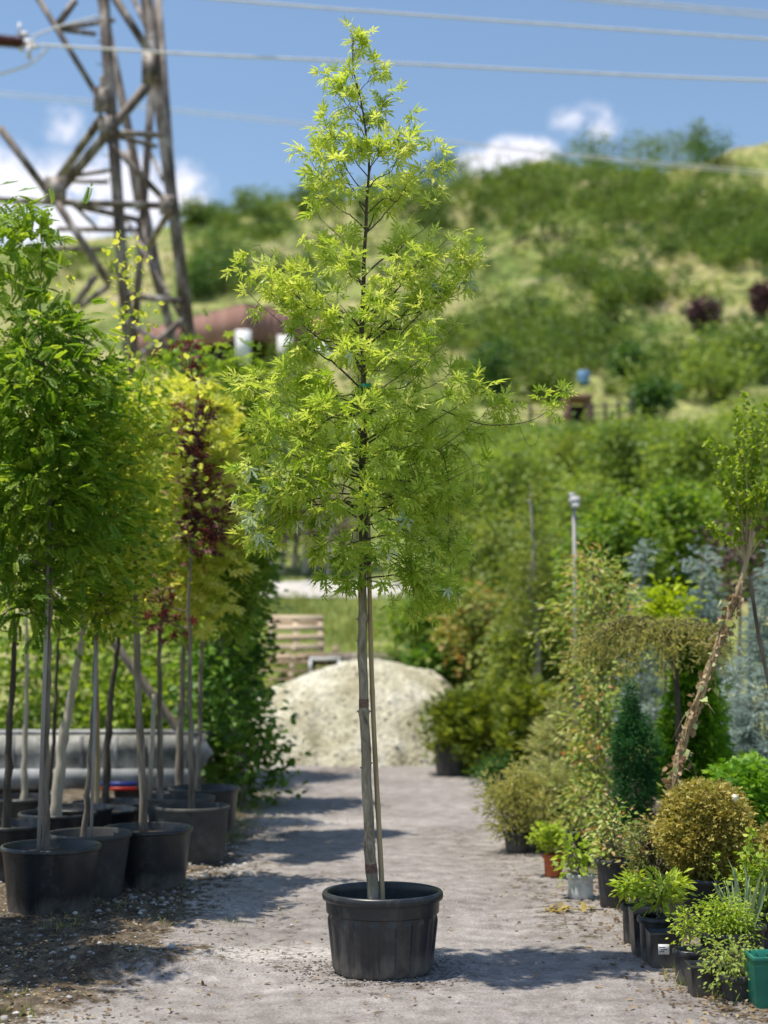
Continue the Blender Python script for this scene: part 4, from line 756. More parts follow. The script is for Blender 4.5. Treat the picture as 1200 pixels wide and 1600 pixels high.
for (dx, dz, w, h) in [(0, .0, .5, .05), (0, .24, .5, .05), (-.23, .12, .05, .19), (.23, .12, .05, .19)]: m.box((dx, 0, dz+.03), (w, .3, h))
tag(m.build('white_crate', M['whitewall'], None, loc=b0), 'small open white crate between the pallets and the beam', 'crate')
# rubble strip on the bank
n = 60; xs_ = np.linspace(-7, 6, 120); ys_ = np.linspace(31.6, 36, 30); X, Y = np.meshgrid(xs_, ys_)
z = terrain(X, Y)+.02+.22*(vnoise(X*1.5, Y*1.5, 81, 4))*np.sin(np.clip((Y-31.6)/4.4, 0, 1)*np.pi)
tag(mesh('rubble_strip', np.stack([X, Y, z], -1).reshape(-1, 3), grid_faces(30, 120), M['rubble'], smooth=True), 'strip of pale crushed stone on the bank behind the grass', 'rubble', kind='stuff')

# ------------------------------------------------------------ right-hand plants
BP = 'potted plants along the right edge of the path'
plant('globe_thuja', 'large round golden brown clipped thuja in a wide black pot with white tag', 'shrub', 1104, 8.75, (1030,1180,1222,1382), 'ell', 'spray3', .024, 'goldglobe', 1500, 14, .020, potd=(.262,.22,.32,'plastic'), group=BP, seed=41, e=.16, lump=.055, nl=40, tr=.02, up=.2, out=1.6, depth=.56)
gt = bpy.data.objects['globe_thuja']; mb = MB(); mb.box((.115, -.20, .76), (.03, .004, .035), [[.9,.1,.4],[-.1,1,0],[-.4,0,.9]]); mb.build('tag', M['paper'], gt)
plant('globe_thuja', 'golden brown round thuja cut off by the right edge', 'shrub', 1225, 9.3, (1180,1290,1280,1398), 'ell', 'spray3', .024, 'goldglobe', 800, 14, .017, potd=(.22,.19,.28,'plastic'), group=BP, seed=42, e=.16, lump=.03, nl=10, tr=.02, up=.2, out=1.6)
plant('dwarf_conifer', 'dense dark green conical dwarf spruce with a narrow tip', 'conifer', 992, 10.2, (959,1023,1112,1292), 'yewc', 'tuft', .042, 'yew', 620, 9, .024, potd=(.12,.10,.22,'plastic'), group=BP, seed=43, e=.2, lump=.10, nl=10, tr=.015, up=.3, tops=None)
t = bpy.data.objects['dwarf_conifer']
rg = np.random.default_rng(3); b0 = np.array(t.location)
C, pos, dirs, tint = foliage(rg, .15, P(992,1170,10.2)[2], P(985,1060,10.2)[2], 'cone', 220, 8, .018, .25)
pos[:, 0] -= .02; leaves('leader', pos, dirs, .036, 'tuft', M['yew'], t, tint, rg, .3)
plant('thuja', 'bright green pointed thuja behind the leaning vine wrapped trunk', 'conifer', 1085, 10.8, (1020,1146,985,1250), 'cone', 'spray', .055, 'thuja', 700, 13, .036, potd=(.18,.15,.26,'plastic'), seed=44, e=.25, lump=.12, nl=10, tr=.02, up=.0, out=1.4)
plant('blue_spruce', 'large silvery blue spruce at the right edge behind the thin dark stem', 'conifer', 1190, 12.2, (1112,1340,860,1240), 'cone', 'tuft2', .075, 'blue', 420, 24, .045, seed=45, e=.2, lump=.3, nl=50, tr=.04, up=.3, bark='bark', out=1.4)
plant('blue_spruce', 'middle sized blue spruce with a twisted leader beside the purple bush', 'conifer', 1105, 15.5, (1050,1150,860,1200), 'cone', 'tuft2', .095, 'blue', 170, 24, .07, seed=46, e=.28, lump=.3, nl=50, tr=.04, up=.3, out=1.4, tops=[(1072,880,20,.05)])
plant('blue_spruce', 'slender small blue spruce rising behind the photinia', 'conifer', 1000, 16.5, (965,1045,848,1150), 'cone', 'tuft2', .085, 'blue', 90, 22, .06, seed=47, e=.3, lump=.3, nl=40, tr=.035, up=.3, out=1.4)
plant('bush', 'bright yellow leaved bush between the blue spruces', 'bush', 1040, 14.0, (1005,1075,915,1010), 'ell', 'oval', .07, 'bright', 90, 14, .06, seed=48, nl=20, tr=.02)
plant('purple_bush', 'purple leaved shrub behind the blue spruces at the right edge', 'shrub', 1150, 17.5, (1085,1240,800,940), 'ell', 'ovalw', .07, 'purple', 50, 10, .10, seed=49, nl=30, tr=.03, tintadd=.0, e=.6)
plant('photinia', 'loose photinia with glossy pale and reddish leaves above the weeping larch', 'shrub', 940, 12.8, (858,1012,868,1080), 'ell', 'long', .07, 'photinia', 230, 12, .075, seed=50, nl=90, tr=.02, e=.4, lump=.3, limb=.006, rise=.7)
plant('juniper', 'low spreading green juniper right of the golden globe top', 'conifer', 1175, 9.9, (1105,1250,1190,1300), 'ell', 'spray', .05, 'thuja', 300, 12, .035, seed=51, e=.3, nl=20, potd=(.16,.13,.22,'plastic'), group=BP, tintadd=.05)
plant('shrub', 'yellow green upright shrub with red shoot tips left of the dark conifer', 'shrub', 930, 12.0, (888,985,1040,1330), 'egg', 'oval', .055, 'photinia', 170, 12, .06, seed=52, nl=70, tr=.012, e=.5, lump=.35, potd=(.16,.13,.22,'plastic'), group=BP, limb=.005, rise=.7)
plant('pale_juniper', 'tall pale straw green feathery juniper left of the yellow shrub', 'conifer', 880, 13.2, (812,935,1092,1330), 'cone', 'tuft2', .11, 'tan', 300, 9, .06, seed=53, nl=50, tr=.03, e=.45, lump=.35, potd=(.2,.16,.25,'plastic'), group=BP, up=.2, droop=-.2)
plant('pale_juniper', 'shorter pale green feathery juniper leaning towards the path', 'conifer', 862, 12.3, (808,905,1200,1320), 'ell', 'tuft2', .10, 'tan', 170, 9, .06, seed=54, nl=40, tr=.03, e=.45, lump=.35, potd=(.17,.14,.22,'plastic'), group=BP, up=.2)
plant('dwarf_spruce', 'ragged golden green spruce in a small black pot beside the path', 'conifer', 808, 12.15, (758,858,1205,1310), 'ell', 'tuft', .065, 'larch', 190, 10, .045, seed=55, nl=70, tr=.012, e=.5, lump=.35, potd=(.115,.09,.16,'plastic'), group=BP, up=.2, rise=.5, limb=.006, tops=[(800,1195,12,.04),(775,1215,10,.04)])
plant('small_shrub', 'tiny bright green round shrub in a terracotta coloured pot', 'shrub', 864, 10.85, (835,880,1288,1328), 'ell', 'spray', .035, 'choisya', 60, 12, .022, seed=56, nl=10, tr=.006, potd=(.078,.06,.155,'terra'), group=BP, e=.3, tintadd=-.15)
plant('leafy_seedling', 'small plant with broad light green leaves in a dirty white bucket', 'plant', 906, 9.95, (862,935,1312,1372), 'vase', 'oval', .065, 'choisya', 26, 5, .04, seed=57, nl=14, tr=.005, potd=(.092,.08,.15,'whiteb'), group=BP, tintadd=-.25)
plant('small_shrub', 'thin yellow green sapling in an upright dark pot behind the terracotta one', 'shrub', 902, 11.4, (870,960,1225,1340), 'ell', 'oval', .045, 'photinia', 70, 10, .05, seed=58, nl=40, tr=.008, potd=(.095,.075,.25,'plasticdusty'), group=BP, limb=.004)
plant('potted_shrub', 'sparse grey twiggy shrub in a tall tapered black pot with wire handles', 'shrub', 956, 9.6, (915,1005,1262,1358), 'vase', 'oval', .04, 'photinia', 60, 8, .05, seed=59, nl=55, tr=.008, potd=(.108,.078,.29,'plasticgrey'), group=BP, limb=.004, rise=.9)
plant('potted_shrub', 'twiggy shrub with reddish brown tips left of the golden globe', 'shrub', 1010, 9.0, (965,1072,1285,1405), 'vase', 'oval', .032, 'redtwig', 170, 9, .035, seed=60, nl=120, tr=.01, potd=(.10,.08,.20,'plastic'), group=BP, limb=.0035, rise=1.0, bark='darkbark')
plant('potted_shrub', 'yellow green star leaved shrub in a dark square pot with a white label', 'shrub', 992, 8.45, (965,1000,1372,1396), 'ell', 'long', .062, 'choisya', 22, 8, .025, seed=61, nl=20, tr=.006, potd=(.085,.07,.20,'plasticdusty'), group=BP, droop=-.1, limb=.004)
plant('potted_shrub', 'spreading yellow green star leaved shrub leaning out of a dark pot before the wide pot', 'shrub', 1022, 8.0, (1000,1068,1372,1412), 'ell', 'long', .062, 'choisya', 36, 9, .03, seed=62, nl=20, tr=.006, potd=(.095,.075,.22,'plastic'), group=BP, droop=-.1, limb=.004)
plant('potted_shrub', 'dense fresh green small leaved bush in a black pot near the lower right', 'shrub', 1128, 7.75, (1092,1172,1402,1480), 'ell', 'oval', .022, 'choisya', 190, 11, .03, seed=63, nl=30, tr=.008, potd=(.13,.11,.19,'plastic'), group=BP, e=.35, tintadd=-.2, limb=.003)
plant('potted_shrub', 'airy light green seedling in the front row of small black pots', 'shrub', 1075, 7.45, (1056,1096,1420,1475), 'ell', 'oval', .024, 'choisya', 36, 8, .03, seed=64, nl=20, tr=.005, potd=(.085,.07,.16,'plastic'), group=BP, tintadd=-.1, limb=.003)
plant('potted_shrub', 'low trailing plant in a square black pot left of the teal planter', 'shrub', 1150, 7.1, (1100,1190,1468,1545), 'ell', 'oval', .026, 'mid', 90, 8, .035, seed=65, nl=30, tr=.005, potd=(.10,.08,.12,'plasticgrey'), group=BP, limb=.003, tintadd=.2)
plant('potted_shrub', 'leafy green plant behind the iris blades at the right edge', 'shrub', 1190, 8.3, (1150,1250,1335,1430), 'ell', 'oval', .04, 'choisya', 120, 9, .04, seed=66, nl=30, tr=.008, potd=(.12,.1,.20,'plastic'), group=BP, tintadd=-.3, limb=.003)
# climbing sprigs in front of the globe
def sprig(name, label, u, Y, pts, mat, n, sz, seed):
    rng = np.random.default_rng(seed); base = np.array((P(u, 1400, Y)[0], Y, 0.)); t = thing(name, label, 'plant', base, BP)
    q = catmull([np.array((0, 0, .14))]+[P(a, b, Y)-base for a, b in pts], 24); mb = MB(); mb.tube(q, np.linspace(.003, .001, 24), 5); mb.build('stem', M['bark'], t)
    i = rng.integers(3, 24, n); pos = q[i]+rng.normal(size=(n, 3))*.006; leaves('leaf', pos, rng.normal(size=(n, 3)), sz*rng.uniform(.6, 1.2, n), 'ovalw', M[mat], t, rng.random(n), rng, .3); pot(t, .07, .058, .15, 'plastic')
sprig('slender_sapling', 'single upright twig with tiny round leaves in front of the golden globe', 1122, 8.1, [(1121,1420),(1120,1380),(1118,1350),(1120,1335)], 'choisya', 60, .022, 71)
sprig('slender_sapling', 'thin leafy stem rising at the right side of the golden globe', 1172, 8.2, [(1170,1400),(1166,1340),(1172,1310),(1174,1300)], 'choisya', 60, .035, 72)
# iris blades
def iris():
    rng = np.random.default_rng(8); Y = 7.9; base = np.array((P(1160, 1430, Y)[0], Y, 0.)); t = thing('iris_plant', 'clump of long grey green sword blades in a black pot near the right edge', 'plant', base, BP)
    n = 26; a = rng.random(n)*6.28; d = np.stack([np.cos(a)*.35, np.sin(a)*.3, np.ones(n)], 1); pos = np.stack([np.cos(a)*.05, np.sin(a)*.05, np.full(n, .17)], 1)
    leaves('blade', pos, d, rng.uniform(.18, .34, n), (np.array([(0,-.03,0),(0,.03,0),(.5,.035,.03),(.5,-.035,.03),(.85,.02,-.03),(.85,-.02,-.03),(1.05,0,-.12)]), np.array([(0,1,2),(0,2,3),(3,2,4),(3,4,5),(5,4,6)])), leafmat('iris_blade', [(.16,.24,.12),(.34,.42,.26)], .2), t, rng.random(n), rng, .0)
    pot(t, .12, .10, .2, 'plastic')
iris()
rg_ = np.random.default_rng(66); b0 = G(893, 1424); t = thing('fallen_sprig', 'dry yellow leafy sprig lying on the path near the tall grey pot', 'sprig', (b0[0], b0[1], yz(b0[0], b0[1])+.006))
mb = MB(); q = catmull([(-.12, 0, 0), (-.04, .03, .008), (.06, -.02, .01), (.2, .05, .0)], 16); mb.tube(q, np.linspace(.002, .004, 16), 5); mb.build('twig', M['darkbark'], t)
i = (rg_.random(34)**2.2*15).astype(int); leaves('leaf', q[i]+rg_.normal(size=(34, 3))*np.array((.02, .03, .003))+np.array((0, 0, .006)), np.concatenate([rg_.normal(size=(34, 2)), rg_.normal(size=(34, 1))*.25], 1), rg_.uniform(.03, .06, 34), 'ovalw', leafmat('dry_yellow_leaf', [(.25,.18,.06),(.6,.48,.14)], .3), t, rg_.random(34), rg_, 2.)
# teal square planter
def planter(u, Y, label, mat, w, h, lab=None, name='planter', soilm='soil'):
    base = np.array((P(u, 1500, Y)[0], Y, 0.)); t = thing(name, label, 'planter', base, 'square pots at the right edge of the path')
    a, b = w/2*.86, w/2; m = MB(); th = .006
    rings = [(a, .0), (b*.975, h*.84), (b*.985, h*.845), (b*.985, h*.93), (b, h*.93), (b, h), (b-th*1.5, h), (b-th*2, h*.8), (a-th, .02)]
    V = [(sx*r, sy*r, z) for r, z in rings for sx, sy in ((-1,-1),(1,-1),(1,1),(-1,1))]
    Fs = [(3, 2, 1, 0)]+[(i*4+j, i*4+(j+1) % 4, (i+1)*4+(j+1) % 4, (i+1)*4+j) for i in range(len(rings)-1) for j in range(4)]
    m.add(V, Fs); o = m.build('pot', M[mat], t); bv = o.modifiers.new('b', 'BEVEL'); bv.width = .006; bv.segments = 2
    m = MB(); m.box((0, 0, h*.78), (b*1.85, b*1.85, .02)); m.build('soil', M[soilm], t)
    if lab: m = MB(); m.box((lab, -b*.945, h*.55), (.055, .003, .05), [[1,0,0],[0,1,-.07],[0,.07,1]]); p = m.build('label', M['paper'], t); m = MB(); [m.box((lab+dx, -b*.945-.004, h*.55+dz), (w_, .003, .004), [[1,0,0],[0,1,-.07],[0,.07,1]]) for dx, dz, w_ in [(-.008,.01,.03),(0,0,.03),(-.01,-.01,.022)]]; m.build('print', M['ink'], p)
    return t
planter(1203, 6.95, 'teal green square plastic planter at the lower right corner', 'tealb', .19, .235)
planter(1037, 7.85, 'small black square pot with a white label at the front of the row', 'plastic', .155, .17, -.012)
planter(1012, 8.15, 'tall square grey black pot behind the labelled one', 'plasticdusty', .17, .225, None)
planter(1100, 7.2, 'low empty black square pot between the front seedlings', 'plastic', .15, .14)
# wire handle on the tall pot
# weeping larch
def larch():
    rng = np.random.default_rng(17); Y = 10.6; base = np.array((P(1062, 1300, Y)[0], Y, 0.)); t = thing('weeping_larch', 'grafted weeping larch with a flat straw coloured umbrella crown on a dark stem', 'tree', base)
    top = P(1040, 985, Y)-base; st = catmull([np.array((0, 0, .2)), P(1060, 1150, Y)-base, P(1058, 1080, Y)-base, P(1050, 1020, Y)-base, top], 24)
    mb = MB(); mb.tube(st, np.linspace(.024, .018, 24), 10); tk = mb.build('trunk', M['darkbark'], t, smooth=True)
    mb = MB(); pos = []; dirs = []
    for i in range(85):
        a = rng.random()*6.28; rx = rng.uniform(.25, .5)*(1.25 if math.cos(a) < 0 else 1); ry = rng.uniform(.2, .42); dx = math.cos(a)*rx; dy = math.sin(a)*ry
        hang = rng.uniform(.05, .26); q = catmull([top+np.array((0, 0, rng.uniform(-.08, .02))), top+np.array((dx*.5, dy*.5, rng.uniform(-.04, .10))), top+np.array((dx, dy, -.05+rng.normal()*.035)), top+np.array((dx*1.1, dy*1.1, -.05-hang))], 22)
        mb.tube(q, np.linspace(.006, .0015, 22), 5, cap=False)
        for k in range(3, 22):
            for _ in range(3): pos.append(q[k]+rng.normal(size=3)*.012); dirs.append(rng.normal(size=3)+np.array((dx, dy, -.6)))
    mb.build('branches', M['darkbark'], tk); leaves('crown', pos, dirs, rng.uniform(.035, .06, len(pos)), 'tuft', M['larch'], t, rng.random(len(pos)), rng, .3); pot(t, .16, .13, .24, 'plastic')
larch()
# leaning vine-wrapped trunk with open twiggy crown
def leaning():
    rng = np.random.default_rng(19); Y = 9.3; b0 = P(1050, 1400, Y); base = np.array((b0[0], Y, 0.)); t = thing('leaning_hibiscus', 'leaning trunk wrapped in dry vines with an open crown of upright leafy twigs', 'tree', base)
    A = lambda u, v, dy=0: P(u, v, Y+dy)-base
    st = catmull([np.array((-.03, 0, .2)), A(1050,1240), A(1068,1160), A(1100,1070), A(1130,990), A(1150,930), A(1163,890), A(1178,830)], 50)
    mb = MB(); mb.tube(st, np.linspace(.022, .014, 50)*(1+.12*np.sin(np.arange(50)*2.1)), 10); tk = mb.build('trunk', M['bamboo'], t, smooth=True)
    s2 = catmull([np.array((.62, .05, .2)), A(1225,1200,.05), A(1208,1100,.05), A(1185,990,.03), A(1172,900,0)], 30); mb = MB(); mb.tube(s2, np.linspace(.014, .011, 30), 9); mb.build('second_stem', M['bark'], t, smooth=True)
    mb = MB()
    for k in range(11):
        ph = rng.random()*6.28; w = rng.uniform(9, 20)*rng.choice((-1, 1)); n0 = rng.integers(0, 6); n1 = rng.integers(26, 42); i = np.arange(n0, n1); R_ = .019+.008*np.sin(i*.5+ph)*.5+rng.random()*.008
        q = st[i]+np.stack([np.cos(ph+i/50*w)*R_, np.sin(ph+i/50*w)*R_, 0*i], 1); mb.tube(q, rng.uniform(.003, .006), 5)
    for k in range(16):
        i = rng.integers(2, 34); p = st[i]; d = rng.normal(size=3)*.05; mb.tube([p, p+d+np.array((0, 0, -.02)), p+d*1.6+np.array((0, 0, -.07-.06*rng.random()))], [.003, .002, .001], 4)
    mb.build('dry_vine', M['bamboo'], t, smooth=True)
    n = 420; i = rng.integers(2, 36, n); leaves('dry_leaves', st[i]+rng.normal(size=(n, 3))*.022, rng.normal(size=(n, 3))+np.array((0, 0, -.5)), rng.uniform(.02, .05, n), 'ovalw', M['dryvine'], t, rng.random(n), rng, .3)
    n = 36; i = rng.integers(4, 34, n); leaves('pale_leaves', st[i]+rng.normal(size=(n, 3))*.04, rng.normal(size=(n, 3)), rng.uniform(.04, .075, n), 'ovalw', M['pale'], t, rng.random(n), rng, .3)
    tw = MB(); pos = []; dirs = []
    hub = A(1165, 880)
    for (u, v, dy, s) in [(1105,690,.0,(1150,810)),(1125,755,.05,(1150,820)),(1150,640,.02,(1165,780)),(1163,615,-.05,(1168,780)),(1175,640,.05,(1172,770)),(1130,700,-.08,(1155,800)),(1190,690,.05,(1175,790)),(1200,630,0,(1180,790)),(1185,760,-.1,(1175,810)),(1215,700,.1,(1185,800)),(1110,820,.0,(1145,850)),(1145,720,.1,(1160,800)),(1228,800,0,(1190,840)),(1205,740,-.06,(1180,810)),(1135,790,-.05,(1155,840)),(1120,730,.1,(1150,830)),(1170,680,.1,(1168,800))]:
        q = catmull([hub, A(*s, dy*.4), A((u+s[0])/2+rng.normal()*4, (v+s[1])/2, dy*.8), A(u, v, dy)], 26); tw.tube(q, np.linspace(.0050, .0014, 26), 6, cap=False)
        for k in range(7, 26):
            for _ in range(4 if k < 15 else 6): d = rng.normal(size=3)+np.array((0, 0, .4)); pos.append(q[k]+unit(d)*.008*rng.random()); dirs.append(d)
        for _ in range(3):
            k = rng.integers(8, 20); d = unit(rng.normal(size=3)*.5+np.array((0, 0, .9)))*rng.uniform(.05, .13); tw.tube([q[k], q[k]+d], [.002, .001], 4); 
            for _ in range(8): pos.append(q[k]+d*rng.random()); dirs.append(rng.normal(size=3))
    tw.build('branches', M['bamboo'], tk); leaves('crown', pos, dirs, rng.uniform(.022, .042, len(pos)), 'ovalw', M['choisya'], t, rng.random(len(pos))*.6, rng, .4)
    mb = MB(); mb.beam(A(1140,848), A(1160,838), .012, .003); mb.build('tag', M['paper'], t)
    pot(t, .17, .14, .25, 'plastic')
leaning()

# ------------------------------------------------------------ middle distance, right side
JG = 'golden junipers in dark pots at the far end of the path'
plant('golden_juniper', 'golden green juniper in a dark pot touching the gravel pile', 'conifer', 712, 19.4, (668,755,1082,1178), 'egg', 'spray', .10, 'goldjun', 150, 12, .08, seed=81, potd=(.28,.24,.36,'plasticdusty'), group=JG, e=.4, droop=-.5, nl=20)
plant('golden_juniper', 'golden green juniper second from the gravel pile', 'conifer', 772, 19.0, (725,820,1072,1215), 'egg', 'spray', .10, 'goldjun', 160, 12, .08, seed=82, potd=(.26,.22,.3,'plasticdusty'), group=JG, e=.4, droop=-.5, nl=20, tintadd=-.15)
plant('golden_juniper', 'golden green juniper nearest the straw coloured junipers', 'conifer', 835, 17.0, (785,885,1065,1230), 'egg', 'spray', .10, 'goldjun', 170, 12, .08, seed=83, potd=(.24,.2,.28,'plasticdusty'), group=JG, e=.4, droop=-.5, nl=20)
plant('low_shrub', 'dark green low shrub at the foot of the golden junipers', 'shrub', 775, 16.6, (748,815,1180,1240), 'ell', 'oval', .06, 'darkgreen', 70, 12, .05, seed=84, nl=10)
MG = 'trees standing behind the right hand plants'
mids = [('broad bushy green tree just right of the gravel pile', 672, 24, (615,742,905,1075), 'green', 220, .0),
 ('orange tinged young tree on a thin grey stem', 724, 22.6, (690,800,925,1060), 'orange', 150, .0),
 ('olive green tree behind the orange tinged one', 770, 25, (700,850,800,1040), 'olive', 200, -.1),
 ('olive tree beside the pale dead trunk', 860, 24, (790,920,820,1080), 'olive', 200, -.2),
 ('leafy tree rising behind the golden junipers', 830, 21, (760,900,960,1110), 'olive', 170, -.15),
 ('green tree behind the photinia to the left', 905, 27, (850,980,740,960), 'mid', 180, -.1),
 ('dense fresh green rounded tree above the photinia', 965, 19.5, (900,1030,790,960), 'green', 230, .05),
 ('dense fresh green rounded tree above the blue spruce', 1060, 20.5, (990,1130,760,960), 'green', 230, .05),
 ('fresh green tree at the right edge behind the twigs', 1170, 22, (1100,1260,740,930), 'green', 200, -.05),
 ('mid green tree in the centre behind the maple crown', 700, 34, (640,780,700,930), 'mid', 170, -.1),
 ('pale green tree behind the dead trunk', 800, 33, (740,870,690,880), 'mid', 170, .0),
 ('rounded green tree above the lamp post', 890, 36, (830,960,660,850), 'olive', 180, -.1),
 ('rounded dark green tree right of the lamp post', 985, 34, (920,1050,650,830), 'mid', 180, -.2),
 ('tall green tree in the hedge line before the reeds', 1080, 32, (1010,1150,660,820), 'mid', 180, -.1),
 ('green tree in the hedge line at the right edge', 1180, 33, (1110,1260,640,800), 'mid', 180, -.15)]
for i, (lb, u, Y, bx, mt, nc, ta) in enumerate(mids):
    plant('leafy_tree', lb, 'tree', u, Y, bx, 'ell', 'ovalw', .085 if Y < 28 else .12, mt, int(nc*1.5), 16, .15*(Y/24)**.8, seed=100+i, group=MG, nl=30, tr=.05, limb=.015, lump=.3, tintadd=ta, rise=.6)
plant('bare_conifer', 'sparse conifer with a pale bare trunk among the olive trees', 'tree', 830, 20.5, (775,880,745,1000), 'cone', 'tuft', .12, 'olive', 120, 9, .09, trunk=[(834,1080),(840,980),(829,920),(834,860)], seed=130, nl=60, tr=.055, bark='palebark', limb=.015)
plant('bush', 'low green bush at the foot of the bushy tree by the pile', 'bush', 690, 23, (640,735,1010,1085), 'ell', 'ovalw', .11, 'darkgreen', 90, 12, .12, seed=131, nl=10, tintadd=.3)
# lamp post
def lamp():
    Y = 18.2; q = P(897, 900, Y); gz = 0.; base = np.array((q[0], Y, gz)); t = thing('lamp_post', 'slim grey lamp post with a small white head above the photinia', 'lamp post', base)
    top = P(897, 790, Y)-base; mb = MB(); mb.tube([(0, 0, 0), top*.5, top], [.026, .024, .022], 10); mb.build('pole', M['stake'], t, smooth=True)
    mb = MB(); mb.box(top+np.array((.0, -.05, .05)), (.11, .2, .09)); mb.box(top+np.array((-.03, -.05, .12)), (.06, .1, .05)); mb.build('lamp_head', M['paperdim'], t)
    mb = MB(); mb.box(top+np.array((0, -.1, -.012)), (.08, .12, .03)); mb.build('lens', M['paper'], t)
lamp()
# nursery stock behind the pile: pale stems and purple crowns
NG = 'bare stemmed nursery trees in a row on the bank'
rg = np.random.default_rng(77)
nst = [(412,'purple leaved','purple'),(428,'purple leaved','purple'),(446,'purple leaved','purple'),(465,'sparse green','mid'),(482,'purple leaved','purple'),(500,'sparse green','mid'),(518,'purple leaved','purple'),(538,'purple leaved','purple'),(556,'sparse green','mid')]
lb9 = ['leftmost purple leaved sapling of the row on the bank, beside the green column', 'second purple leaved sapling from the left on the bank', 'third purple leaved sapling from the left on the bank', 'sparse green sapling between purple ones on the bank', 'purple leaved sapling near the middle of the bank row', 'sparse green sapling just left of the maple crown on the bank', 'purple leaved sapling behind the lower left maple leaves', 'purple leaved sapling beside the maple trunk on the bank', 'rightmost sparse green sapling of the bank row']
for i, (u, k, mt) in enumerate(nst):
    plant('nursery_sapling', lb9[i], 'sapling', u, 37+rg.random()*1.2, (u-24,u+24,755+int(rg.random()*20),862), 'ell', 'oval', .12, mt, 46, 9, .13, trunk=[(u-6,895),(u-2,850),(u+2,810)], seed=200+i, group=NG, nl=14, tr=.075, bark='palebark', limb=.02, tintadd=.3 if mt == 'purple' else 0)
    r = bpy.data.objects

# ------------------------------------------------------------ hillside vegetation
def scrub(name, label, patches, mat, seed, leaf=.34, per=150):
    rng = np.random.default_rng(seed); P_ = []; D_ = []; S_ = []; T_ = []
    for (u, v, ru, rv, cnt, hgt) in patches:
        for _ in range(cnt):
            a = rng.random()*6.28; r = rng.random()**.5; q = hit(u+ru*r*math.cos(a), v+rv*r*math.sin(a)); h = hgt*rng.choice((.55, .8, 1.25), p=(.4, .4, .2))*rng.uniform(.8, 1.15); w = h*rng.uniform(.7, 1.2)
            n = int(per*(.6+.4*rng.random())); k = 7; cc = rng.normal(size=(k, 3))*np.array((w*.3, w*.3, h*.2))+np.array((0, 0, h*.5)); ci = rng.integers(0, k, n)
            o = cc[ci]+rng.normal(size=(n, 3))*np.array((w*.16, w*.16, h*.13)); o[:, 2] = np.maximum(o[:, 2], .05)
            P_.append(q+o); D_.append(rng.normal(size=(n, 3))); S_.append(np.full(n, leaf*(.7+.1*h))*rng.uniform(.6, 1.2, n)); b = rng.random()*.6; T_.append(b+.3*rng.random(k)[ci]+rng.random(n)*.25-.1)
    return tag(leaves(name, np.concatenate(P_), np.concatenate(D_), np.concatenate(S_), 'diamond', M[mat], None, np.concatenate(T_), rng, .6), label, 'scrub', kind='stuff')
scrub('hill_woodland', 'unbroken belt of green scrub woodland across the upper hillside', [(800,300,85,26,60,2.3),(900,310,150,40,105,2.4),(1060,330,150,40,95,2.4),(1150,370,70,35,50,2.4),(900,350,190,28,60,2.0),(1020,395,180,14,34,1.8),(1160,410,60,16,34,2.2),(700,330,70,40,40,2.2)], 'hill', 301)
scrub('hill_bushes', 'scattered green bushes on the middle hillside', [(940,440,60,14,22,2.2),(1000,474,50,14,22,2.2),(880,425,50,12,10,1.8),(820,530,90,22,44,2.4),(720,540,70,22,26,2.3),(905,545,70,20,26,2.2),(880,582,120,14,26,2.0),(1110,585,100,20,26,2.0),(1060,618,120,16,20,1.7),(1180,570,40,30,10,2.0),(760,600,50,15,10,2.0)], 'hill', 302)
scrub('hill_bushes', 'green scrub on the left part of the hillside around the brown building', [(430,335,55,16,26,2.2),(500,325,40,16,24,2.4),(330,350,36,14,22,2.0),(400,365,70,14,22,1.8),(620,320,60,30,40,2.2),(360,410,50,22,24,2.6),(460,455,70,16,24,2.2),(320,450,40,20,18,2.2),(120,420,90,20,20,1.8),(600,400,100,60,30,1.9),(430,585,60,20,12,1.4),(600,560,80,60,30,1.8)], 'hill', 303)
scrub('valley_scrub', 'mass of mid green saplings and scrub below the wooden shed', [(760,735,60,16,34,1.0),(850,745,90,16,40,1.1),(960,748,110,18,50,1.3),(1090,730,110,22,60,1.5),(1180,680,40,20,20,1.5),(660,690,60,60,60,1.8),(560,700,80,60,70,1.8),(450,680,60,50,50,1.7),(800,760,100,30,70,1.6),(640,800,80,40,50,1.5)], 'mid', 304, .26, 120)
pts = []
for _ in range(3800):
    q = hit(rg.uniform(700, 1210), rg.uniform(684, 745)); pts.append(q)
grass_tufts('reeds', pts, 6, .75, 'reed', 'tall fresh green reeds in a band below the wooden shed', .3)
scrub('meadow_scrub', 'small tussocks and low shrubs dotted over the open hill meadow', [(900,430,320,90,260,.9),(960,500,260,60,160,.9),(900,590,300,60,180,.9),(600,420,160,110,120,.9),(400,400,130,70,160,.9),(150,420,120,50,90,.9),(1080,300,130,50,120,.9),(430,590,80,30,50,.7),(1000,262,190,22,120,1.0),(450,330,150,16,100,1.0)], 'olive', 305, .26, 34)
scrub('meadow_scrub', 'darker green young shrubs dotted between the meadow tussocks', [(900,420,320,70,70,1.5),(960,520,260,60,50,1.5),(600,420,160,110,30,1.5),(400,390,110,50,36,1.6),(1080,320,130,60,40,1.6),(880,290,160,40,40,1.7)], 'hilldark', 306, .3, 90)
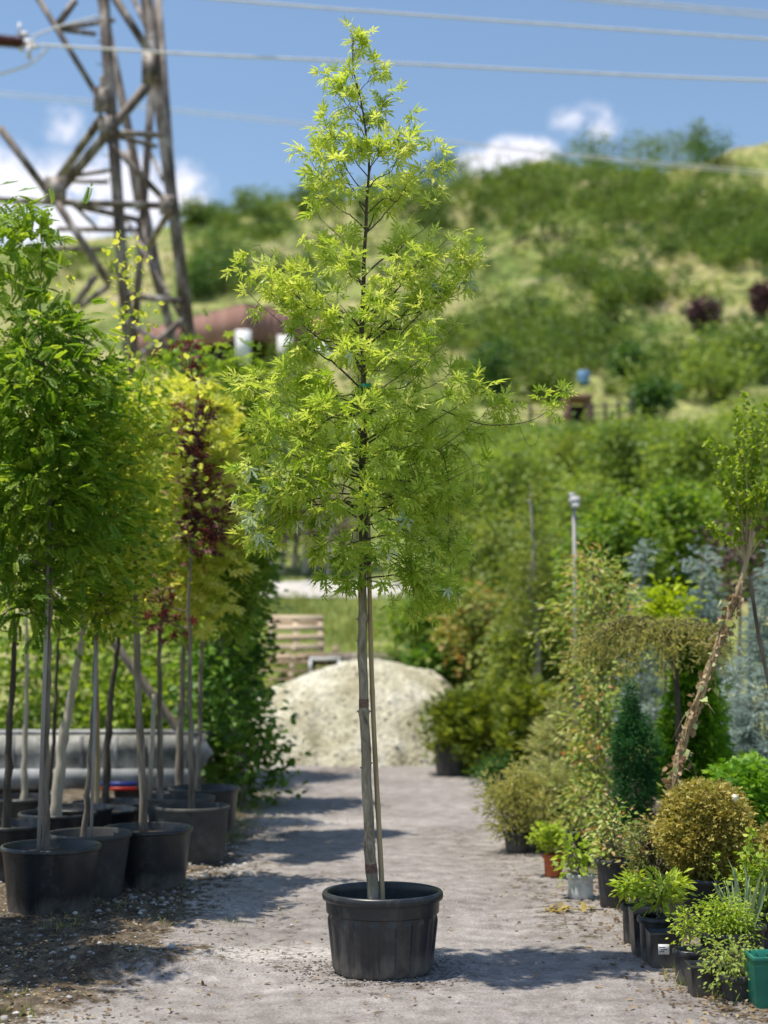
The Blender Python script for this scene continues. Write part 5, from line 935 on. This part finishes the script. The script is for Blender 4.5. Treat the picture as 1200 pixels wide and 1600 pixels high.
# individual hillside trees
HG = 'single trees and bushes standing out on the hill'
ht = [('rounded tree on the skyline left of the ridge gap', 925, 232, 70, 46, 'hill'), ('first of the tree clump on the skyline near the ridge top', 1000, 240, 64, 44, 'hill'), ('second of the tree clump on the skyline near the ridge top', 1055, 244, 70, 48, 'hill'),
 ('dark round bush on the sandy slope at the ridge', 1118, 262, 62, 42, 'hilldark'), ('thin sapling sticking above the skyline', 1092, 228, 26, 60, 'hill'), ('dark green bush on the skyline right of the maple top', 700, 284, 54, 40, 'hilldark'),
 ('big dark green bush on the slope above the brown building', 350, 462, 86, 72, 'hilldark'), ('dark bush left of the big one above the building', 308, 470, 46, 46, 'hilldark'), ('small round bush on the left skyline', 385, 335, 40, 30, 'hill'), ('pointed bush at the crest beside the pylon', 300, 352, 36, 30, 'hill'),
 ('purple brown leaved bush on the meadow', 1103, 522, 34, 44, 'purple'), ('second purple brown bush at the right edge of the meadow', 1194, 500, 24, 50, 'purple'), ('dark conifer right of the maple crown', 772, 632, 46, 80, 'hilldark'), ('dark pointed tree on the slope above the shed', 985, 598, 34, 44, 'hilldark'),
 ('tall thin tree in the middle of the meadow', 952, 535, 36, 84, 'hill'), ('dark green bush above the blue tarp', 1022, 660, 46, 50, 'hilldark'), ('silvery green willow on the right slope', 1110, 630, 90, 70, 'mid'), ('bushy tree at the right end of the meadow', 1170, 600, 60, 70, 'hill'), ('green bush on the meadow above the reeds', 850, 630, 60, 44, 'hill')]
for i, (lb, u, v, w, h, mt) in enumerate(ht):
    q = hit(u, v); Y = q[1]; rgn = np.random.default_rng(400+i); sc = Y/F; W, H = w*sc*1.15, h*sc*1.25
    t = thing('hill_tree', lb, 'tree', q, HG)
    C, pos, dirs, tint = foliage(rgn, W*.85, H*.12, H, 'ell' if w > 30 else 'col', 60, 14, .09*W+.1, .4)
    leaves('crown', pos, dirs, rgn.uniform(.25, .42, len(pos)), 'diamond', M[mt], t, tint, rgn, .5)
    mb = MB(); mb.tube([(0, 0, -.3), (0, 0, H*.8)], [.12, .04], 7); mb.build('trunk', M['darkbark'], t)

# ------------------------------------------------------------ buildings on the slope
def brown_building():
    Y = 84.; c = P(381, 530, Y); gz = float(terrain(c[0], Y+2)); base = np.array((c[0], Y, gz)); t = thing('brown_building', 'long low brown board clad building raised on white pillars on the slope', 'building', base)
    s = Y/F; z1 = c[2]+(530-473)*s-gz; z0 = c[2]-gz
    A = np.array((0, 0)); B = np.array(((515-381)*s, 3.2)); Lx = np.array(((170-381)*s, 6.)); 
    def wall(a, b, za, zb, name):
        d = b-a; l = np.linalg.norm(d); m = MB(); n = int(l/.45)
        for i in range(n):
            f0, f1 = i/n, (i+.93)/n; p0, p1 = a+d*f0, a+d*f1; zt0 = za+(zb-za)*f0; zt1 = za+(zb-za)*f1; nrm = np.array((-d[1], d[0]))/l*.08
            V = [(*p0, z0), (*p1, z0), (*(p1+nrm), z0), (*(p0+nrm), z0), (*p0, zt0), (*p1, zt1), (*(p1+nrm), zt1), (*(p0+nrm), zt0)]
            m.add(V, [(0,1,5,4),(1,2,6,5),(2,3,7,6),(3,0,4,7),(4,5,6,7),(3,2,1,0)])
        m.build(name, M['cladding'], t)
        m = MB(); nrm = np.array((-d[1], d[0]))/l*.14; m.add([(*(a+nrm), z0), (*(b+nrm), z0), (*(b+nrm), zb-.05), (*(a+nrm), za-.05)], [(0,1,2,3)]); m.build('backing', M['darkvoid'], t)
    wall(A, B, z1, z1-.05, 'wall'); wall(Lx, A, z1-.45, z1, 'wall')
    m = MB(); m.add([(*A, z1+.05), (*B, z1), (B[0]-1, B[1]+7, z1+.1), (*(Lx+np.array((1., 6))), z1-.3), (*Lx, z1-.4)]+[], [(0,1,2,3,4)]); o = m.build('roof', M['darkvoid'], t); so_ = o.modifiers.new('s', 'SOLIDIFY'); so_.thickness = .15
    m = MB(); m.box((0, 5.5, z0/2-.2), (6.5, 5, max(z0, .4)+.3)); m.build('undercroft_shade', M['darkvoid'], t)  # solid dark block painted in for the shade below the raised floor
    for (u, vt, vb_) in [(381,520,555),(444,525,562),(498,532,566)]:
        x = (u-381)*s; y = -.35+abs(u-381)/124*2.9; m = MB(); m.box((x, y, z0-.55), (.8, .6, 1.9)); m.build('pillar', M['whitewall'], t)
brown_building()
def shed():
    q = hit(905, 668); base = q; s = q[1]/F; t = thing('wooden_shed', 'small brown open fronted wooden shed with grey fencing among the saplings', 'shed', base)
    w = 34*s; h = 44*s
    for dx, nm_ in ((-w/2, 'post'), (w/2, 'post'), (-w/2+.01, 'post'), (w/2-.01, 'post')):
        m = MB(); m.box((dx, 0 if nm_ and dx in (-w/2, w/2) else 1.2, h/2), (.14, .14, h)); m.build('post', M['cladding'], t)
    m = MB(); m.box((0, .6, h+.08), (w*1.25, 1.9, .14)); m.build('roof', M['cladding'], t)
    m = MB(); m.box((0, 1.3, h/2-.02), (w*.9, .06, h*.9)); m.build('wall', M['darkvoid'], t)
shed()
def fence(u0, u1, v0, v1, h, label, name='board_fence'):
    a, b = hit(u0, v0), hit(u1, v1); b[1] = a[1]+.6*(b[1]-a[1]); t = thing(name, label, 'fence', a, 'board fences beside the wooden shed'); d = b-a; l = np.linalg.norm(d); n = max(3, int(l/1.6))
    for i in range(n+1):
        m = MB(); p = d*i/n; m.box(p+np.array((0, 0, h/2)), (.12, .12, h+.1)); m.build('post', M['darkvoid'], t)
    for k in (.25, .55, .85):
        m = MB(); m.beam(np.array((0, -.09, h*k)), d+np.array((0, -.09, h*k)), .04, h*.2, up=(0, 1, 0)); m.build('rail', M['cladding'] if k < .5 else M['bark'], t)
fence(800, 890, 668, 668, .9, 'brown and grey board fence left of the shed'); fence(925, 985, 668, 664, .9, 'grey board fence right of the shed')
def barrel(u, v, label, mat, r=.3, h=.7):
    q = hit(u, v); t = MB(); t.lathe([(.001, 0), (r*.92, 0), (r, .04), (r, h*.33), (r*1.05, h*.35), (r, h*.37), (r, h*.65), (r*1.05, h*.67), (r, h*.69), (r, h-.04), (r*.92, h), (.001, h)], 20); tag(t.build('barrel', M[mat], None, True, loc=q), label, 'barrel')
barrel(912, 603, 'light blue barrel on the slope above the shed', 'barrel'); barrel(824, 624, 'white barrel on the slope left of the shed', 'whitewall', .22, .55)
barrel(1034, 688, 'left one of two small blue barrels in the scrub', 'barrel', .22, .4); barrel(1050, 690, 'right one of two small blue barrels in the scrub', 'barrel', .26, .45)

# ------------------------------------------------------------ pylon
def pylon():
    Y0, Y1 = 34., 38.5; zb = P(300, 560, Y0); base = np.array((P(200, 500, Y0)[0], Y0, float(terrain(-6., Y0)))); t = thing('lattice_pylon', 'weathered steel lattice pylon rising out of the frame at the upper left', 'pylon', base)
    A = lambda u, v, b=0: P(u, v, Y1 if b == 1 else (Y0 if b == 0 else Y0+(Y1-Y0)*b))-base
    def leg(a, b, w, nm_='leg', flip=1):
        m = MB(); m.angle(a, b, w, w*.16, flip=flip); 
        return m.build(nm_, M['steel'], t)
    def ext(p, q, f): return p+(q-p)*f
    # legs go down to the ground and up beyond the frame
    def long_leg(p, q, w, flip=1):
        d = q-p; a = p+d*(0-p[2])/d[2]; leg(p+(p-q)*.9, a, w, flip=flip)
    long_leg(A(229,0), A(293,500), .27); long_leg(A(161,0), A(196,500), .23, -1)
    long_leg(A(253,45,1), A(262,500,1), .2) if False else None
    long_leg(A(243,60,1), A(213,480,1), .2); long_leg(A(185,130,1), A(262,500,1), .2, -1) 
    long_leg(A(250,40,.5), A(272,320,.5), .18)
    B = [((55,-10),(165,170),0,0,.15),((118,0),(88,42),0,0,.14),((243,118),(92,298),0,0,.2),((160,178),(86,283),.0,1,.16),((0,200),(74,300),0,0,.2),((78,300),(172,445),0,0,.2),((-60,311),(266,322),0,0,.14),
         ((162,206),(256,212),0,0,.12),((185,212),(246,228),.5,1,.1),((165,215),(266,322),0,0,.15),((90,44),(178,30),0,1,.11),((90,44),(150,52),0,.5,.1),((175,-10),(240,92),0,0,.2),((205,-10),(238,60),1,0,.16),
         ((266,325),(218,402),0,1,.13),((116,318),(218,342),0,1,.12),((198,462),(286,471),0,0,.15),((200,235),(216,330),1,1,.14),((236,240),(256,285),1,0,.1),((118,275),(180,265),1,1,.1),((105,283),(170,285),1,1,.1),
         ((120,325),(150,355),0,1,.1),((90,358),(225,360),1,1,.12),((80,388),(160,390),1,1,.12),((172,445),(125,480),1,1,.14),((115,480),(150,430),1,1,.16),((218,345),(258,490),1,1,.2),((190,330),(285,500),1,0,.1),((196,500),(285,560),0,0,.14),((286,500),(190,580),0,0,.14)]
    for (p, q, a, b, w) in B:
        w *= .88; m = MB(); off = np.array((0, -.06, 0)); m.angle(A(*p, a)+off, A(*q, b)+off, w, w*.16, flip=1 if p[0] < q[0] else -1); m.build('brace', M['steel'], t)
    for (u, v, w, h, d) in [(88,296,.5,.55,0),(160,158,.36,.6,0),(237,108,.42,.75,0),(170,200,.4,.5,0),(262,322,.35,.45,0),(166,135,.3,.5,1)]:
        m = MB(); c = A(u, v, d)+np.array((0, -.1, 0)); m.box(c, (w, .03, h)); 
        for dx in (-.3, .3):
            for dz in (-.35, 0, .35): m.box(c+np.array((dx*w, -.03, dz*h)), (.05, .03, .05))
        m.build('gusset_plate', M['steel'], t)
    m = MB()
    for k in range(14):
        f = k/14; p = A(161, 0)*(1-f)+A(196, 500)*f; m = MB(); m.beam(p+np.array((-.02, -.1, 0)), p+np.array((-.2, -.25, 0)), .02, .02); m.build('step_bolt', M['steel'], t)
pylon()
def cable(label, pts, r, Y, sag=0):
    q = catmull([P(u, v, y) for u, v, y in pts], 60); b0 = q[0].copy(); m = MB(); m.tube(q-b0, r, 8); tag(m.build('power_cable', M['cable'], None, True, loc=b0), label, 'cable', 'power cables across the sky')
cable('lower of the two bright cables crossing behind the maple top', [(62,70,33),(330,86,33),(640,100,33.5),(1000,118,34),(1300,130,34)], .03, 30)
cable('upper bright cable crossing the top of the sky', [(200,-14,33),(450,8,33),(800,34,33),(1300,68,33)], .028, 30)
cable('left of the dark cable pair in the top right corner', [(840,-8,40),(1000,8,40),(1300,36,40)], .024, 30)
cable('right of the dark cable pair in the top right corner', [(880,-8,40),(1040,6,40),(1300,28,40)], .024, 30)
cable('faint upper strand of the cable passing behind the pylon and above the hill', [(-60,138,60),(200,162,60),(480,192,60),(870,238,60),(1300,276,60)], .02, 60)
cable('faint lower strand of the cable passing behind the pylon and above the hill', [(-60,144,60),(200,168,60),(480,197,60),(870,242,60),(1300,283,60)], .02, 60)
cable('drooping jumper cable below the brown insulator', [(-30,124,33),(20,110,33),(50,98,33),(76,74,33)], .03, 30)
cable('thin jumper cable rising from the insulator to the pylon', [(48,58,33),(90,42,33.5),(150,26,34)], .025, 30)
def insulator():
    a = P(-60, 58, 33.); b = P(38, 67, 33.); t = thing('insulator_string', 'reddish brown ribbed insulator string at the upper left edge', 'insulator', a); d = b-a; l = np.linalg.norm(d); u = d/l
    n = 24
    for i in range(n):
        c = u*l*(i+.5)/n; m = MB(); m.lathe([(.02, -.02), (.14, -.014), (.15, 0), (.05, .022), (.02, .025)], 18); V = m.V[0]; m.V[0] = np.stack([V[:, 2], V[:, 1], V[:, 0]], 1)+c; m.build('disc', M['ceramic'], t, smooth=True)
    m = MB(); m.tube([np.zeros(3), d*1.1], .045, 8); m.build('rod', M['steel'], t)
    m = MB()
    for (du, dv, w, h) in [(-8,-22,.05,.3),(0,-14,.16,.1),(6,0,.3,.14),(8,14,.08,.35),(-4,6,.1,.2),(16,6,.2,.08)]: m.box(d+np.array((du*.0138, 0, -dv*.0138)), (w, .08, h))
    m.build('clamp', M['cable'], t)
insulator()
